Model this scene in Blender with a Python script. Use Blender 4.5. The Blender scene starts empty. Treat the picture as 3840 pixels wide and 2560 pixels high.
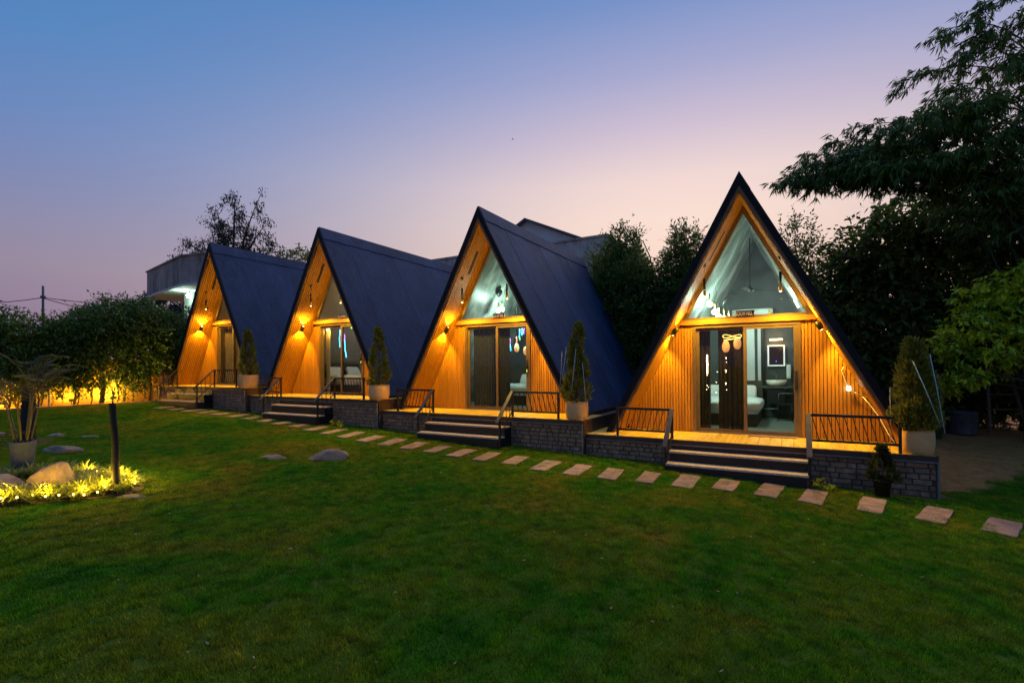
import bpy, bmesh, math, random
import numpy as np
from mathutils import Matrix, Vector

S = bpy.context.scene
C = S.collection
rng = np.random.default_rng(7)
random.seed(7)
R = math.radians

# ------------------------------------------------------------------ camera
cam_d = bpy.data.cameras.new('camera')
cam_d.sensor_width = 36.0
cam_d.lens = 17.202
cam_d.shift_y = 87.009 / 3840
cam_d.clip_start = 0.05
cam_d.clip_end = 3000
cam = bpy.data.objects.new('camera', cam_d)
C.objects.link(cam)
CAMZ = 1.967
cam.matrix_world = (Matrix.Translation((0, 0, CAMZ)) @ Matrix.Rotation(R(29.754), 4, 'Z')
                    @ Matrix.Rotation(R(90 + 0.308), 4, 'X') @ Matrix.Rotation(R(-0.432), 4, 'Z'))
S.camera = cam

# ------------------------------------------------------------------ dusk sky
def lin(c):
    c = c / 255.0
    return c / 12.92 if c <= 0.04045 else ((c + 0.055) / 1.055) ** 2.4
def srgb(r, g, b): return (lin(r), lin(g), lin(b), 1.0)

W = bpy.data.worlds.new('World')
S.world = W
W.use_nodes = True
wt = W.node_tree
for n in list(wt.nodes): wt.nodes.remove(n)
def wn(t, **k):
    n = wt.nodes.new(t)
    for a, b in k.items(): setattr(n, a, b)
    return n
out = wn('ShaderNodeOutputWorld'); bg = wn('ShaderNodeBackground')
tc = wn('ShaderNodeTexCoord'); sep = wn('ShaderNodeSeparateXYZ')
wt.links.new(tc.outputs['Generated'], sep.inputs[0])
asin = wn('ShaderNodeMath', operation='ARCSINE'); wt.links.new(sep.outputs['Z'], asin.inputs[0])
el = wn('ShaderNodeMath', operation='MULTIPLY'); el.inputs[1].default_value = 2 / math.pi
wt.links.new(asin.outputs[0], el.inputs[0])
def ramp(stops):
    r = wn('ShaderNodeValToRGB'); r.color_ramp.interpolation = 'LINEAR'
    e = r.color_ramp.elements
    while len(e) < len(stops): e.new(0.5)
    for q, (deg, col) in zip(e, stops):
        q.position = max(0, deg) / 90.0; q.color = srgb(*col)
    wt.links.new(el.outputs[0], r.inputs[0]); return r
glow = ramp([(0, (255, 196, 168)), (5, (255, 208, 184)), (10, (253, 219, 200)), (16, (251, 223, 210)), (20, (242, 217, 212)), (25, (208, 192, 211)),
             (30, (168, 170, 208)), (36, (122, 148, 201)), (44, (90, 130, 190)), (60, (74, 118, 184)), (90, (70, 114, 180))])
far = ramp([(0, (128, 108, 138)), (4, (134, 116, 146)), (9, (142, 131, 156)), (13, (128, 132, 170)), (17, (108, 130, 180)), (21, (90, 130, 188)),
            (27, (72, 130, 190)), (36, (66, 126, 187)), (60, (64, 118, 182)), (90, (70, 114, 180))])
# azimuth weight about the place where the sun went down (behind the cabins, a little right)
gaz = R(90 + 29.754 - 19)
dot = wn('ShaderNodeVectorMath', operation='DOT_PRODUCT'); dot.inputs[1].default_value = (math.cos(gaz), math.sin(gaz), 0)
flat = wn('ShaderNodeVectorMath', operation='MULTIPLY'); flat.inputs[1].default_value = (1, 1, 0)
nrm = wn('ShaderNodeVectorMath', operation='NORMALIZE')
wt.links.new(tc.outputs['Generated'], flat.inputs[0]); wt.links.new(flat.outputs[0], nrm.inputs[0])
wt.links.new(nrm.outputs[0], dot.inputs[0])
m1 = wn('ShaderNodeMath', operation='MULTIPLY_ADD'); m1.inputs[1].default_value = 0.5; m1.inputs[2].default_value = 0.5
wt.links.new(dot.outputs['Value'], m1.inputs[0])
m2 = wn('ShaderNodeMath', operation='POWER'); m2.inputs[1].default_value = 8.0
wt.links.new(m1.outputs[0], m2.inputs[0])
mx = wn('ShaderNodeMix', data_type='RGBA')
wt.links.new(m2.outputs[0], mx.inputs['Factor'])
wt.links.new(far.outputs[0], mx.inputs['A']); wt.links.new(glow.outputs[0], mx.inputs['B'])
wt.links.new(mx.outputs['Result'], bg.inputs[0]); bg.inputs[1].default_value = 1.0
wt.links.new(bg.outputs[0], out.inputs[0])

# broad soft fill from the glow side, added to brighten lawn and roofs
sl = bpy.data.lights.new('sun_fill', 'SUN'); sl.energy = 1.0; sl.angle = R(60); sl.color = (1, 0.84, 0.72)
sun_fill = bpy.data.objects.new('sun_fill', sl); C.objects.link(sun_fill)
sd = Vector((math.cos(gaz), math.sin(gaz), math.tan(R(45))))
sun_fill.rotation_euler = sd.to_track_quat('Z', 'Y').to_euler(); sun_fill.location = (0, 60, 40)

vs = S.view_settings
vs.view_transform = 'Standard'; vs.look = 'None'; vs.exposure = 0.0; vs.gamma = 1.0; vs.use_curve_mapping = False
S.cycles.use_denoising = True
S.cycles.max_bounces = 8; S.cycles.transparent_max_bounces = 12
S.cycles.sample_clamp_indirect = 4.0
S.cycles.caustics_reflective = False; S.cycles.caustics_refractive = False

# ------------------------------------------------------------------ materials
MATS = {}
class NT:
    def __init__(self, name):
        self.m = bpy.data.materials.new(name); self.m.use_nodes = True
        self.t = self.m.node_tree
        self.p = self.t.nodes['Principled BSDF']; self.o = self.t.nodes['Material Output']
    def n(self, t, **k):
        n = self.t.nodes.new(t)
        for a, b in k.items():
            if a.startswith('_'): n.inputs[a[1:].replace('_', ' ')].default_value = b
            else: setattr(n, a, b)
        return n
    def l(self, a, b): self.t.links.new(a, b)
    def coord(self, scale=(1, 1, 1), kind='Object', rot=(0, 0, 0)):
        mp = self.n('ShaderNodeMapping'); mp.inputs['Scale'].default_value = scale; mp.inputs['Rotation'].default_value = rot
        if kind == 'World': self.l(self.n('ShaderNodeNewGeometry').outputs['Position'], mp.inputs[0])
        else: self.l(self.n('ShaderNodeTexCoord').outputs[kind], mp.inputs[0])
        return mp.outputs[0]
    def noise(self, co, scale, detail=4, rough=0.55, dist=0.0):
        n = self.n('ShaderNodeTexNoise'); n.inputs['Scale'].default_value = scale
        n.inputs['Detail'].default_value = detail; n.inputs['Roughness'].default_value = rough; n.inputs['Distortion'].default_value = dist
        self.l(co, n.inputs['Vector']); return n.outputs['Fac']
    def ramp(self, fac, stops):
        r = self.n('ShaderNodeValToRGB'); e = r.color_ramp.elements
        while len(e) < len(stops): e.new(0.5)
        for q, (p, c) in zip(e, stops): q.position = p; q.color = (*c, 1) if len(c) == 3 else c
        self.l(fac, r.inputs[0]); return r.outputs[0]
    def mixc(self, fac, a, b, blend='MIX'):
        m = self.n('ShaderNodeMix', data_type='RGBA', blend_type=blend)
        for s, v in (('Factor', fac), ('A', a), ('B', b)):
            if isinstance(v, (int, float)): m.inputs[s].default_value = v
            elif isinstance(v, tuple): m.inputs[s].default_value = (*v, 1) if len(v) == 3 else v
            else: self.l(v, m.inputs[s])
        return m.outputs['Result']
    def base(self, c):
        if isinstance(c, tuple): self.p.inputs['Base Color'].default_value = (*c, 1)
        else: self.l(c, self.p.inputs['Base Color'])
    def set(self, rough=0.6, metal=0.0, spec=0.5):
        self.p.inputs['Roughness'].default_value = rough; self.p.inputs['Metallic'].default_value = metal
        self.p.inputs['Specular IOR Level'].default_value = spec
    def bump(self, h, strength=0.3, dist=0.01):
        b = self.n('ShaderNodeBump'); b.inputs['Strength'].default_value = strength; b.inputs['Distance'].default_value = dist
        self.l(h, b.inputs['Height']); self.l(b.outputs[0], self.p.inputs['Normal'])

def simple(name, col, rough=0.6, metal=0.0, var=0.25, scale=8, bump=0.0, spec=0.5):
    t = NT(name); co = t.coord()
    f = t.noise(co, scale, 5)
    lo = tuple(c * (1 - var) for c in col); hi = tuple(min(1, c * (1 + var)) for c in col)
    t.base(t.ramp(f, [(0.3, lo), (0.7, hi)])); t.set(rough, metal, spec)
    if bump: t.bump(t.noise(co, scale * 5, 6), bump, 0.01)
    MATS[name] = t.m; return t.m

def wood(name, col, axis='z', rough=0.55, var=0.35, fine=60, spec=0.4):
    t = NT(name)
    sc = {'x': (0.6, fine / 10, fine / 10), 'y': (fine / 10, 0.6, fine / 10), 'z': (fine / 10, fine / 10, 0.6)}[axis]
    co = t.coord(sc); oi = t.n('ShaderNodeObjectInfo')
    add = t.n('ShaderNodeVectorMath', operation='ADD'); t.l(co, add.inputs[0])
    mulr = t.n('ShaderNodeMath', operation='MULTIPLY'); mulr.inputs[1].default_value = 37.0
    t.l(oi.outputs['Random'], mulr.inputs[0]); t.l(mulr.outputs[0], add.inputs[1])
    f = t.noise(add.outputs[0], 2.2, 6, 0.6, 0.6)
    lo = tuple(c * (1 - var) for c in col); hi = tuple(min(1, c * (1 + var)) for c in col)
    c = t.ramp(f, [(0.28, lo), (0.72, hi)])
    mr = t.n('ShaderNodeMapRange'); mr.inputs['To Min'].default_value = 0.88; mr.inputs['To Max'].default_value = 1.08
    t.l(oi.outputs['Random'], mr.inputs[0])
    hs = t.n('ShaderNodeHueSaturation'); t.l(mr.outputs[0], hs.inputs['Value']); t.l(c, hs.inputs['Color'])
    t.base(hs.outputs[0]); t.set(rough, 0, spec); t.bump(f, 0.25, 0.003)
    MATS[name] = t.m; return t.m

def emit(name, col, strength):
    t = NT(name); t.base((0.8, 0.8, 0.8))
    t.p.inputs['Emission Color'].default_value = (*col, 1); t.p.inputs['Emission Strength'].default_value = strength
    MATS[name] = t.m; return t.m

def leafmat(name, stops, patch=0.6, rough=0.5, trans=0.25):
    t = NT(name)
    g = t.n('ShaderNodeNewGeometry')
    co = t.coord((1, 1, 1), 'World')
    f = t.noise(co, patch, 3)
    ad = t.n('ShaderNodeMath', operation='MULTIPLY_ADD'); ad.inputs[1].default_value = 0.55
    t.l(g.outputs['Random Per Island'], ad.inputs[0])
    sb = t.n('ShaderNodeMath', operation='MULTIPLY_ADD'); sb.inputs[1].default_value = 0.9; sb.inputs[2].default_value = -0.22
    t.l(f, sb.inputs[0]); t.l(sb.outputs[0], ad.inputs[2])
    c = t.ramp(ad.outputs[0], stops)
    t.base(c); t.set(rough, 0, 0.35)
    tr = t.n('ShaderNodeBsdfTranslucent'); t.l(c, tr.inputs[0])
    mix = t.n('ShaderNodeMixShader'); mix.inputs[0].default_value = trans
    t.l(t.p.outputs[0], mix.inputs[1]); t.l(tr.outputs[0], mix.inputs[2]); t.l(mix.outputs[0], t.o.inputs[0])
    MATS[name] = t.m; return t.m

wood('cladding', (0.38, 0.165, 0.013), 'z', 0.55, 0.26)
wood('soffit_wood', (0.38, 0.165, 0.013), 'z', 0.55, 0.26)
wood('beam_wood', (0.44, 0.18, 0.03), 'x')
wood('deck_wood', (0.66, 0.45, 0.08), 'y', 0.5)
wood('dark_wood', (0.055, 0.028, 0.018), 'x', 0.5)
wood('trim_wood', (0.20, 0.095, 0.04), 'z', 0.5)
simple('gap_black', (0.012, 0.009, 0.007), 0.9)
simple('fascia', (0.012, 0.012, 0.015), 0.75, bump=0.05, spec=0.2)
simple('frame_bronze', (0.17, 0.115, 0.06), 0.42, 0.3, 0.12, 6)
simple('black_metal', (0.016, 0.016, 0.018), 0.42, 0.2, 0.2, 10)
simple('rail_plate', (0.07, 0.07, 0.075), 0.4, 0.5, 0.2, 10)
simple('rubber_black', (0.02, 0.02, 0.02), 0.6)
simple('granite_black', (0.018, 0.018, 0.020), 0.4, 0, 0.6, 90, 0, 0.3)
simple('tread_stone', (0.50, 0.40, 0.32), 0.6, 0, 0.25, 25, 0.15)
simple('mortar', (0.075, 0.055, 0.04), 0.9, bump=0.2)
simple('trim_grey', (0.16, 0.16, 0.165), 0.7)
simple('pot_cream', (0.66, 0.37, 0.145), 0.65, 0, 0.1, 6, 0.1)
simple('pot_grey', (0.07, 0.085, 0.12), 0.7, 0, 0.2, 8, 0.15)
simple('pot_black', (0.015, 0.015, 0.016), 0.5)
simple('soil', (0.05, 0.033, 0.022), 0.95, 0, 0.4, 30, 0.5)
simple('bark', (0.07, 0.05, 0.038), 0.9, 0, 0.4, 20, 0.6)
simple('bark_pale', (0.16, 0.12, 0.09), 0.9, 0, 0.3, 18, 0.5)
simple('wrapped_bark', (0.014, 0.012, 0.010), 0.95, 0, 0.5, 26, 0.9)
simple('cane', (0.11, 0.085, 0.03), 0.5, 0, 0.3, 10)
simple('bamboo_cane', (0.03, 0.04, 0.015), 0.5, 0, 0.3, 4)
t = NT('lining'); co = t.coord((1.6, 1.6, 0.35)); f = t.noise(co, 1.5, 7, 0.6, 0.5)
t.base(t.ramp(f, [(0.32, (0.07, 0.08, 0.075)), (0.5, (0.20, 0.22, 0.205)), (0.68, (0.46, 0.48, 0.45))])); t.set(0.45); t.bump(f, 0.15, 0.01); MATS['lining'] = t.m
simple('lining_tan', (0.33, 0.28, 0.20), 0.6, 0, 0.15, 2.0, 0.05)
simple('back_wall', (0.06, 0.066, 0.066), 0.6, 0, 0.25, 3, 0.08)
simple('carpet', (0.14, 0.16, 0.15), 0.95, 0, 0.2, 40, 0.2)
simple('white_paint', (0.75, 0.76, 0.75), 0.45, 0, 0.04, 5)
simple('linen', (0.78, 0.80, 0.80), 0.85, 0, 0.05, 5, 0.1)
simple('bed_base', (0.06, 0.05, 0.045), 0.7)
simple('curtain_dark', (0.06, 0.045, 0.032), 0.9, 0, 0.3, 12, 0.2)
simple('curtain_beige', (0.42, 0.34, 0.22), 0.9, 0, 0.15, 12, 0.2)
simple('curtain_grey', (0.10, 0.12, 0.11), 0.9, 0, 0.25, 12, 0.2)
simple('gold', (0.75, 0.48, 0.14), 0.3, 0.9, 0.08, 6)
simple('sign_navy', (0.012, 0.012, 0.035), 0.35, 0, 0.1, 4)
simple('sign_cream', (0.9, 0.74, 0.6), 0.5, 0, 0.03, 4)
simple('white_plastic', (0.70, 0.72, 0.70), 0.35, 0, 0.05, 5)
simple('blue_tape', (0.35, 0.55, 0.65), 0.35, 0, 0.2, 30)
simple('tube_grey', (0.42, 0.42, 0.38), 0.4, 0, 0.15, 12)
simple('mirror_glass', (0.10, 0.08, 0.06), 0.05, 0.9, 0.05, 2)
simple('ceramic', (0.78, 0.78, 0.75), 0.15, 0, 0.03, 5)
simple('towel', (0.72, 0.73, 0.72), 0.95, 0, 0.06, 20, 0.3)
simple('barrel_green', (0.02, 0.10, 0.05), 0.5)
simple('tub_grey', (0.08, 0.09, 0.10), 0.5, 0.3, 0.3, 10)
simple('ladder_wood', (0.22, 0.14, 0.09), 0.9, 0, 0.3, 15, 0.3)
simple('pipe_white', (0.62, 0.62, 0.60), 0.5)
simple('doormat', (0.30, 0.18, 0.10), 0.95, 0, 0.3, 60, 0.4)
simple('plaster_pale', (0.52, 0.54, 0.50), 0.8, 0, 0.15, 2, 0.1)
simple('metal_roof_grey', (0.10, 0.10, 0.12), 0.5, 0.3, 0.2, 4)
simple('shed_wall', (0.5, 0.5, 0.5), 0.7, 0, 0.08, 1)
simple('pole_concrete', (0.10, 0.10, 0.11), 0.8)
simple('wire', (0.02, 0.02, 0.02), 0.7)
simple('bird_dark', (0.02, 0.02, 0.02), 0.8)
simple('label_yellow', (0.75, 0.62, 0.08), 0.5, 0, 0.05, 5)
simple('label_red', (0.55, 0.06, 0.05), 0.5, 0, 0.05, 5)

# rough stone blocks with a shade of their own each
t = NT('stone_block'); co = t.coord(); oi = t.n('ShaderNodeObjectInfo')
f = t.noise(t.coord((1, 1, 1), 'World'), 9, 8, 0.65)
c = t.ramp(f, [(0.3, (0.14, 0.085, 0.05)), (0.55, (0.28, 0.18, 0.115)), (0.75, (0.46, 0.32, 0.22))])
mr = t.n('ShaderNodeMapRange'); mr.inputs['To Min'].default_value = 0.8; mr.inputs['To Max'].default_value = 1.15
t.l(oi.outputs['Random'], mr.inputs[0])
hs = t.n('ShaderNodeHueSaturation'); t.l(mr.outputs[0], hs.inputs['Value']); t.l(c, hs.inputs['Color'])
t.base(hs.outputs[0]); t.set(0.78); t.bump(t.noise(t.coord((1, 1, 1), 'World'), 34, 8, 0.7), 0.7, 0.02); MATS['stone_block'] = t.m

# pink sandstone
t = NT('sandstone'); cw = t.coord((1, 1, 1), 'World'); oi = t.n('ShaderNodeObjectInfo')
f = t.noise(cw, 5, 7, 0.6)
c = t.ramp(f, [(0.3, (0.15, 0.092, 0.078)), (0.5, (0.24, 0.155, 0.14)), (0.72, (0.32, 0.225, 0.21))])
mr = t.n('ShaderNodeMapRange'); mr.inputs['To Min'].default_value = 0.8; mr.inputs['To Max'].default_value = 1.2
t.l(oi.outputs['Random'], mr.inputs[0])
hs = t.n('ShaderNodeHueSaturation'); t.l(mr.outputs[0], hs.inputs['Value']); t.l(c, hs.inputs['Color'])
t.base(hs.outputs[0]); t.set(0.8); t.bump(t.noise(cw, 40, 8), 0.4, 0.01); MATS['sandstone'] = t.m

t = NT('boulder'); cw = t.coord((1, 1, 1), 'World')
f = t.noise(cw, 3.5, 9, 0.65)
t.base(t.ramp(f, [(0.3, (0.18, 0.125, 0.085)), (0.55, (0.36, 0.255, 0.18)), (0.75, (0.56, 0.43, 0.33))]))
t.set(0.85); t.bump(t.noise(cw, 16, 9, 0.75), 1.0, 0.05); MATS['boulder'] = t.m

# navy felt roof, faint streaks down the slope
t = NT('roof_navy'); co = t.coord((3.2, 3.2, 0.25)); cw = t.coord((1, 1, 1))
f = t.noise(co, 1.6, 5, 0.6); f2 = t.noise(cw, 60, 3)
c = t.ramp(f, [(0.3, (0.017, 0.042, 0.098)), (0.5, (0.027, 0.056, 0.128)), (0.7, (0.042, 0.072, 0.155))])
c = t.mixc(0.25, c, t.ramp(f2, [(0.35, (0.014, 0.034, 0.085)), (0.65, (0.048, 0.078, 0.16))]))
f4 = t.noise(t.coord((16, 16, 0.10)), 1.0, 3, 0.5)
c = t.mixc(t.ramp(f4, [(0.60, (0, 0, 0)), (0.70, (0.32, 0.32, 0.32))]), c, (0.07, 0.095, 0.175))
f5 = t.noise(cw, 0.9, 5, 0.65)
c = t.mixc(1.0, c, t.ramp(f5, [(0.3, (0.72, 0.75, 0.8)), (0.7, (1.25, 1.2, 1.15))]), 'MULTIPLY')
oi = t.n('ShaderNodeObjectInfo'); mr = t.n('ShaderNodeMapRange'); mr.inputs['To Min'].default_value = 0.86; mr.inputs['To Max'].default_value = 1.14; t.l(oi.outputs['Random'], mr.inputs[0])
hs = t.n('ShaderNodeHueSaturation'); t.l(mr.outputs[0], hs.inputs['Value']); t.l(c, hs.inputs['Color']); c = hs.outputs[0]
t.base(c); t.set(0.7, 0, 0.22); t.bump(t.noise(t.coord((11, 11, 0.3)), 1.3, 5), 0.4, 0.04); MATS['roof_navy'] = t.m

# weathered concrete
t = NT('concrete_stained'); co = t.coord((1.4, 1.4, 0.35), 'World'); cw = t.coord((1, 1, 1), 'World')
f = t.noise(co, 1.3, 8, 0.65); f2 = t.noise(cw, 2.5, 6)
c = t.ramp(f, [(0.34, (0.16, 0.135, 0.12)), (0.5, (0.50, 0.43, 0.39)), (0.75, (0.72, 0.62, 0.56))])
c = t.mixc(0.35, c, t.ramp(f2, [(0.35, (0.28, 0.24, 0.22)), (0.7, (0.64, 0.56, 0.51))]))
t.base(c); t.set(0.9); t.bump(f2, 0.3, 0.02); MATS['concrete_stained'] = t.m

# weathered concrete
t = NT('concrete_dark'); co = t.coord((1.4, 1.4, 0.35), 'World'); cw = t.coord((1, 1, 1), 'World')
f = t.noise(co, 1.3, 8, 0.65); f2 = t.noise(cw, 2.5, 6)
c = t.ramp(f, [(0.34, (0.06, 0.058, 0.056)), (0.5, (0.24, 0.23, 0.22)), (0.75, (0.40, 0.37, 0.35))])
c = t.mixc(0.35, c, t.ramp(f2, [(0.35, (0.10, 0.10, 0.10)), (0.7, (0.34, 0.32, 0.30))]))
t.base(c); t.set(0.9); t.bump(f2, 0.3, 0.02); MATS['concrete_dark'] = t.m

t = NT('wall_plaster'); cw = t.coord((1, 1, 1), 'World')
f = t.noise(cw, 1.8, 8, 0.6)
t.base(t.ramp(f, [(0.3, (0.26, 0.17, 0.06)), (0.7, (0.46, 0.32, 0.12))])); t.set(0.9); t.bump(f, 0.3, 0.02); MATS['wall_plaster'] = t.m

# ground: soil under the lawn, dirt at the right and under the hedge
t = NT('ground'); cw = t.coord((1, 1, 1), 'World')
f = t.noise(cw, 0.55, 6, 0.6); f2 = t.noise(cw, 7, 8, 0.7)
turf = t.mixc(f2, t.ramp(f, [(0.35, (0.04, 0.14, 0.002)), (0.6, (0.10, 0.13, 0.006))]), (0.04, 0.07, 0.003))
dirt = t.ramp(f2, [(0.3, (0.30, 0.11, 0.03)), (0.7, (0.58, 0.25, 0.075))])
sx = t.n('ShaderNodeSeparateXYZ'); t.l(cw, sx.inputs[0])
# dirt where y - 9.55 - (x - 1.95) * 1.35 > 0 (edge roughened) and x > 1.2
a1 = t.n('ShaderNodeMath', operation='MULTIPLY_ADD'); a1.inputs[1].default_value = -1.45; a1.inputs[2].default_value = -9.75 + 1.45 * 1.95
t.l(sx.outputs['X'], a1.inputs[0])
a2 = t.n('ShaderNodeMath', operation='ADD'); t.l(a1.outputs[0], a2.inputs[0]); t.l(sx.outputs['Y'], a2.inputs[1])
a3 = t.n('ShaderNodeMath', operation='MULTIPLY_ADD'); a3.inputs[1].default_value = 1.6; t.l(t.noise(cw, 1.6, 6), a3.inputs[0]); t.l(a2.outputs[0], a3.inputs[2])
a4 = t.n('ShaderNodeMapRange'); a4.inputs['From Min'].default_value = 0.6; a4.inputs['From Max'].default_value = 1.0; t.l(a3.outputs[0], a4.inputs[0])
xm = t.n('ShaderNodeMapRange'); xm.inputs['From Min'].default_value = 1.0; xm.inputs['From Max'].default_value = 1.6; t.l(sx.outputs['X'], xm.inputs[0])
a5 = t.n('ShaderNodeMath', operation='MULTIPLY'); t.l(a4.outputs[0], a5.inputs[0]); t.l(xm.outputs[0], a5.inputs[1]); a4 = a5
lf = t.n('ShaderNodeMapRange'); lf.inputs['From Min'].default_value = -20.0; lf.inputs['From Max'].default_value = -20.3; t.l(sx.outputs['X'], lf.inputs[0])
mxm = t.n('ShaderNodeMath', operation='MAXIMUM'); t.l(a4.outputs[0], mxm.inputs[0]); t.l(lf.outputs[0], mxm.inputs[1])
t.base(t.mixc(mxm.outputs[0], turf, dirt)); t.set(0.95, 0, 0.2); t.bump(f2, 0.6, 0.03); MATS['ground'] = t.m

# glass: clear with a Fresnel mirror
def glassmat(name, tint=(1, 1, 1), boost=1.0):
    t = NT(name)
    tr = t.n('ShaderNodeBsdfTransparent'); tr.inputs[0].default_value = (*tint, 1)
    gl = t.n('ShaderNodeBsdfGlossy'); gl.inputs['Roughness'].default_value = 0.012
    fr = t.n('ShaderNodeFresnel'); fr.inputs['IOR'].default_value = 1.5
    mm = t.n('ShaderNodeMath', operation='MULTIPLY_ADD', use_clamp=True); mm.inputs[1].default_value = boost; mm.inputs[2].default_value = 0.015
    t.l(fr.outputs[0], mm.inputs[0])
    mix = t.n('ShaderNodeMixShader'); t.l(mm.outputs[0], mix.inputs[0]); t.l(tr.outputs[0], mix.inputs[1]); t.l(gl.outputs[0], mix.inputs[2])
    t.l(mix.outputs[0], t.o.inputs[0]); MATS[name] = t.m
glassmat('glass', (0.93, 0.96, 0.95), 0.8)

WARM = (1.0, 0.57, 0.04)
emit('bulb_warm', (1.0, 0.66, 0.25), 14.0)
emit('bulb_fairy', (1.0, 0.58, 0.12), 14.0)
emit('bulb_white', (0.82, 1.0, 0.90), 9.0)
emit('bulb_cold', (0.75, 1.0, 0.90), 40.0)
emit('shade_amber', (1.0, 0.36, 0.06), 0.7)
emit('neon_cyan', (0.02, 0.55, 0.95), 3.5)
emit('neon_violet', (0.45, 0.12, 0.95), 3.0)
emit('neon_green', (0.08, 0.85, 0.22), 2.5)
emit('neon_red', (1.0, 0.12, 0.06), 2.5)
emit('neon_gold', (1.0, 0.62, 0.12), 3.0)
emit('led_lime', (0.5, 0.95, 0.05), 2.0)
emit('led_blue', (0.05, 0.05, 1.0), 3.0)
emit('mirror_led', (0.75, 0.9, 0.8), 0.5)
emit('strip_warm', (1.0, 0.72, 0.35), 8.0)

leafmat('leaf_hedge', [(0.15, (0.026, 0.060, 0.010)), (0.45, (0.060, 0.14, 0.018)), (0.75, (0.13, 0.21, 0.03)), (0.95, (0.22, 0.25, 0.04))])
leafmat('leaf_dark', [(0.15, (0.05, 0.08, 0.014)), (0.5, (0.13, 0.19, 0.030)), (0.85, (0.25, 0.25, 0.04)), (0.98, (0.45, 0.22, 0.03))], 0.6, 0.45, 0.42)
leafmat('leaf_bamboo', [(0.15, (0.028, 0.06, 0.010)), (0.5, (0.085, 0.17, 0.024)), (0.8, (0.15, 0.23, 0.03)), (0.97, (0.28, 0.18, 0.03))], 0.6, 0.45, 0.25)
leafmat('leaf_fresh_lit', [(0.1, (0.10, 0.19, 0.010)), (0.45, (0.32, 0.44, 0.015)), (0.8, (0.80, 0.74, 0.02))], 1.4)  # young yellow-green leaf; lamp light on the bush is put into its colour
leafmat('leaf_thuja', [(0.15, (0.08, 0.095, 0.014)), (0.5, (0.20, 0.21, 0.026)), (0.85, (0.40, 0.34, 0.045))], 5.0)
leafmat('leaf_sparse', [(0.15, (0.012, 0.018, 0.012)), (0.6, (0.030, 0.036, 0.026)), (0.9, (0.05, 0.05, 0.035))])
leafmat('leaf_palm', [(0.15, (0.05, 0.055, 0.012)), (0.5, (0.11, 0.10, 0.02)), (0.9, (0.18, 0.14, 0.03))], 2.0, 0.45, 0.35)
leafmat('leaf_strap', [(0.15, (0.09, 0.14, 0.02)), (0.5, (0.24, 0.28, 0.04)), (0.9, (0.45, 0.42, 0.07))], 3.0, 0.4, 0.35)
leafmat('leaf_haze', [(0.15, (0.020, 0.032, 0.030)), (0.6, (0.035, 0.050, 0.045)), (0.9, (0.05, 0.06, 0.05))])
leafmat('leaf_dry', [(0.15, (0.16, 0.09, 0.04)), (0.5, (0.34, 0.22, 0.10)), (0.9, (0.5, 0.38, 0.22))])
leafmat('leaf_dark_shrub', [(0.15, (0.020, 0.028, 0.006)), (0.5, (0.05, 0.065, 0.012)), (0.9, (0.10, 0.10, 0.02))], 4.0)  # dark leaf of the small potted shrub
leafmat('leaf_plum', [(0.15, (0.020, 0.012, 0.016)), (0.6, (0.035, 0.020, 0.024)), (0.9, (0.05, 0.03, 0.03))])

# turf blades: patches of deep green, olive and dry straw, by place on the lawn
t = NT('turf_blade'); cw = t.coord((1, 1, 1), 'World'); g = t.n('ShaderNodeNewGeometry')
f = t.noise(cw, 0.55, 4, 0.6, 0.8); f2 = t.noise(t.coord((1, 1, 1), 'World', (0, 0, 1.0)), 2.3, 5, 0.6)
c = t.ramp(f, [(0.38, (0.042, 0.25, 0.001)), (0.46, (0.11, 0.32, 0.001)), (0.54, (0.23, 0.32, 0.003)), (0.69, (0.42, 0.30, 0.02))])
c = t.mixc(0.4, c, t.ramp(f2, [(0.38, (0.035, 0.20, 0.002)), (0.50, (0.14, 0.28, 0.004)), (0.67, (0.38, 0.27, 0.025))]))
f3 = t.noise(t.coord((1, 1, 1), 'World', (0, 0, 0.4)), 7.0, 4, 0.6)
c = t.mixc(1.0, c, t.ramp(f3, [(0.34, (0.55, 0.6, 0.55)), (0.62, (1.25, 1.2, 1.2))]), 'MULTIPLY')
rs = t.ramp(g.outputs['Random Per Island'], [(0.0, (0.6, 0.6, 0.6)), (0.8, (1.15, 1.15, 1.1)), (0.95, (1.5, 1.3, 1.1)), (1.0, (2.2, 1.6, 1.6))])
c = t.mixc(1.0, c, rs, 'MULTIPLY')
t.base(c); t.set(0.6, 0, 0.2)
tr = t.n('ShaderNodeBsdfTranslucent'); t.l(c, tr.inputs[0])
mix = t.n('ShaderNodeMixShader'); mix.inputs[0].default_value = 0.25
t.l(t.p.outputs[0], mix.inputs[1]); t.l(tr.outputs[0], mix.inputs[2]); t.l(mix.outputs[0], t.o.inputs[0]); MATS['turf_blade'] = t.m

# ------------------------------------------------------------------ helpers
def gz(x, y=0.0):
    """height of the ground"""
    z = -0.04 * min(max(x, -60), 12)
    s = min(max((y - 10.2) / 5.3, 0), 1)
    return z + 0.5 * s * s * (3 - 2 * s)

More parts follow.
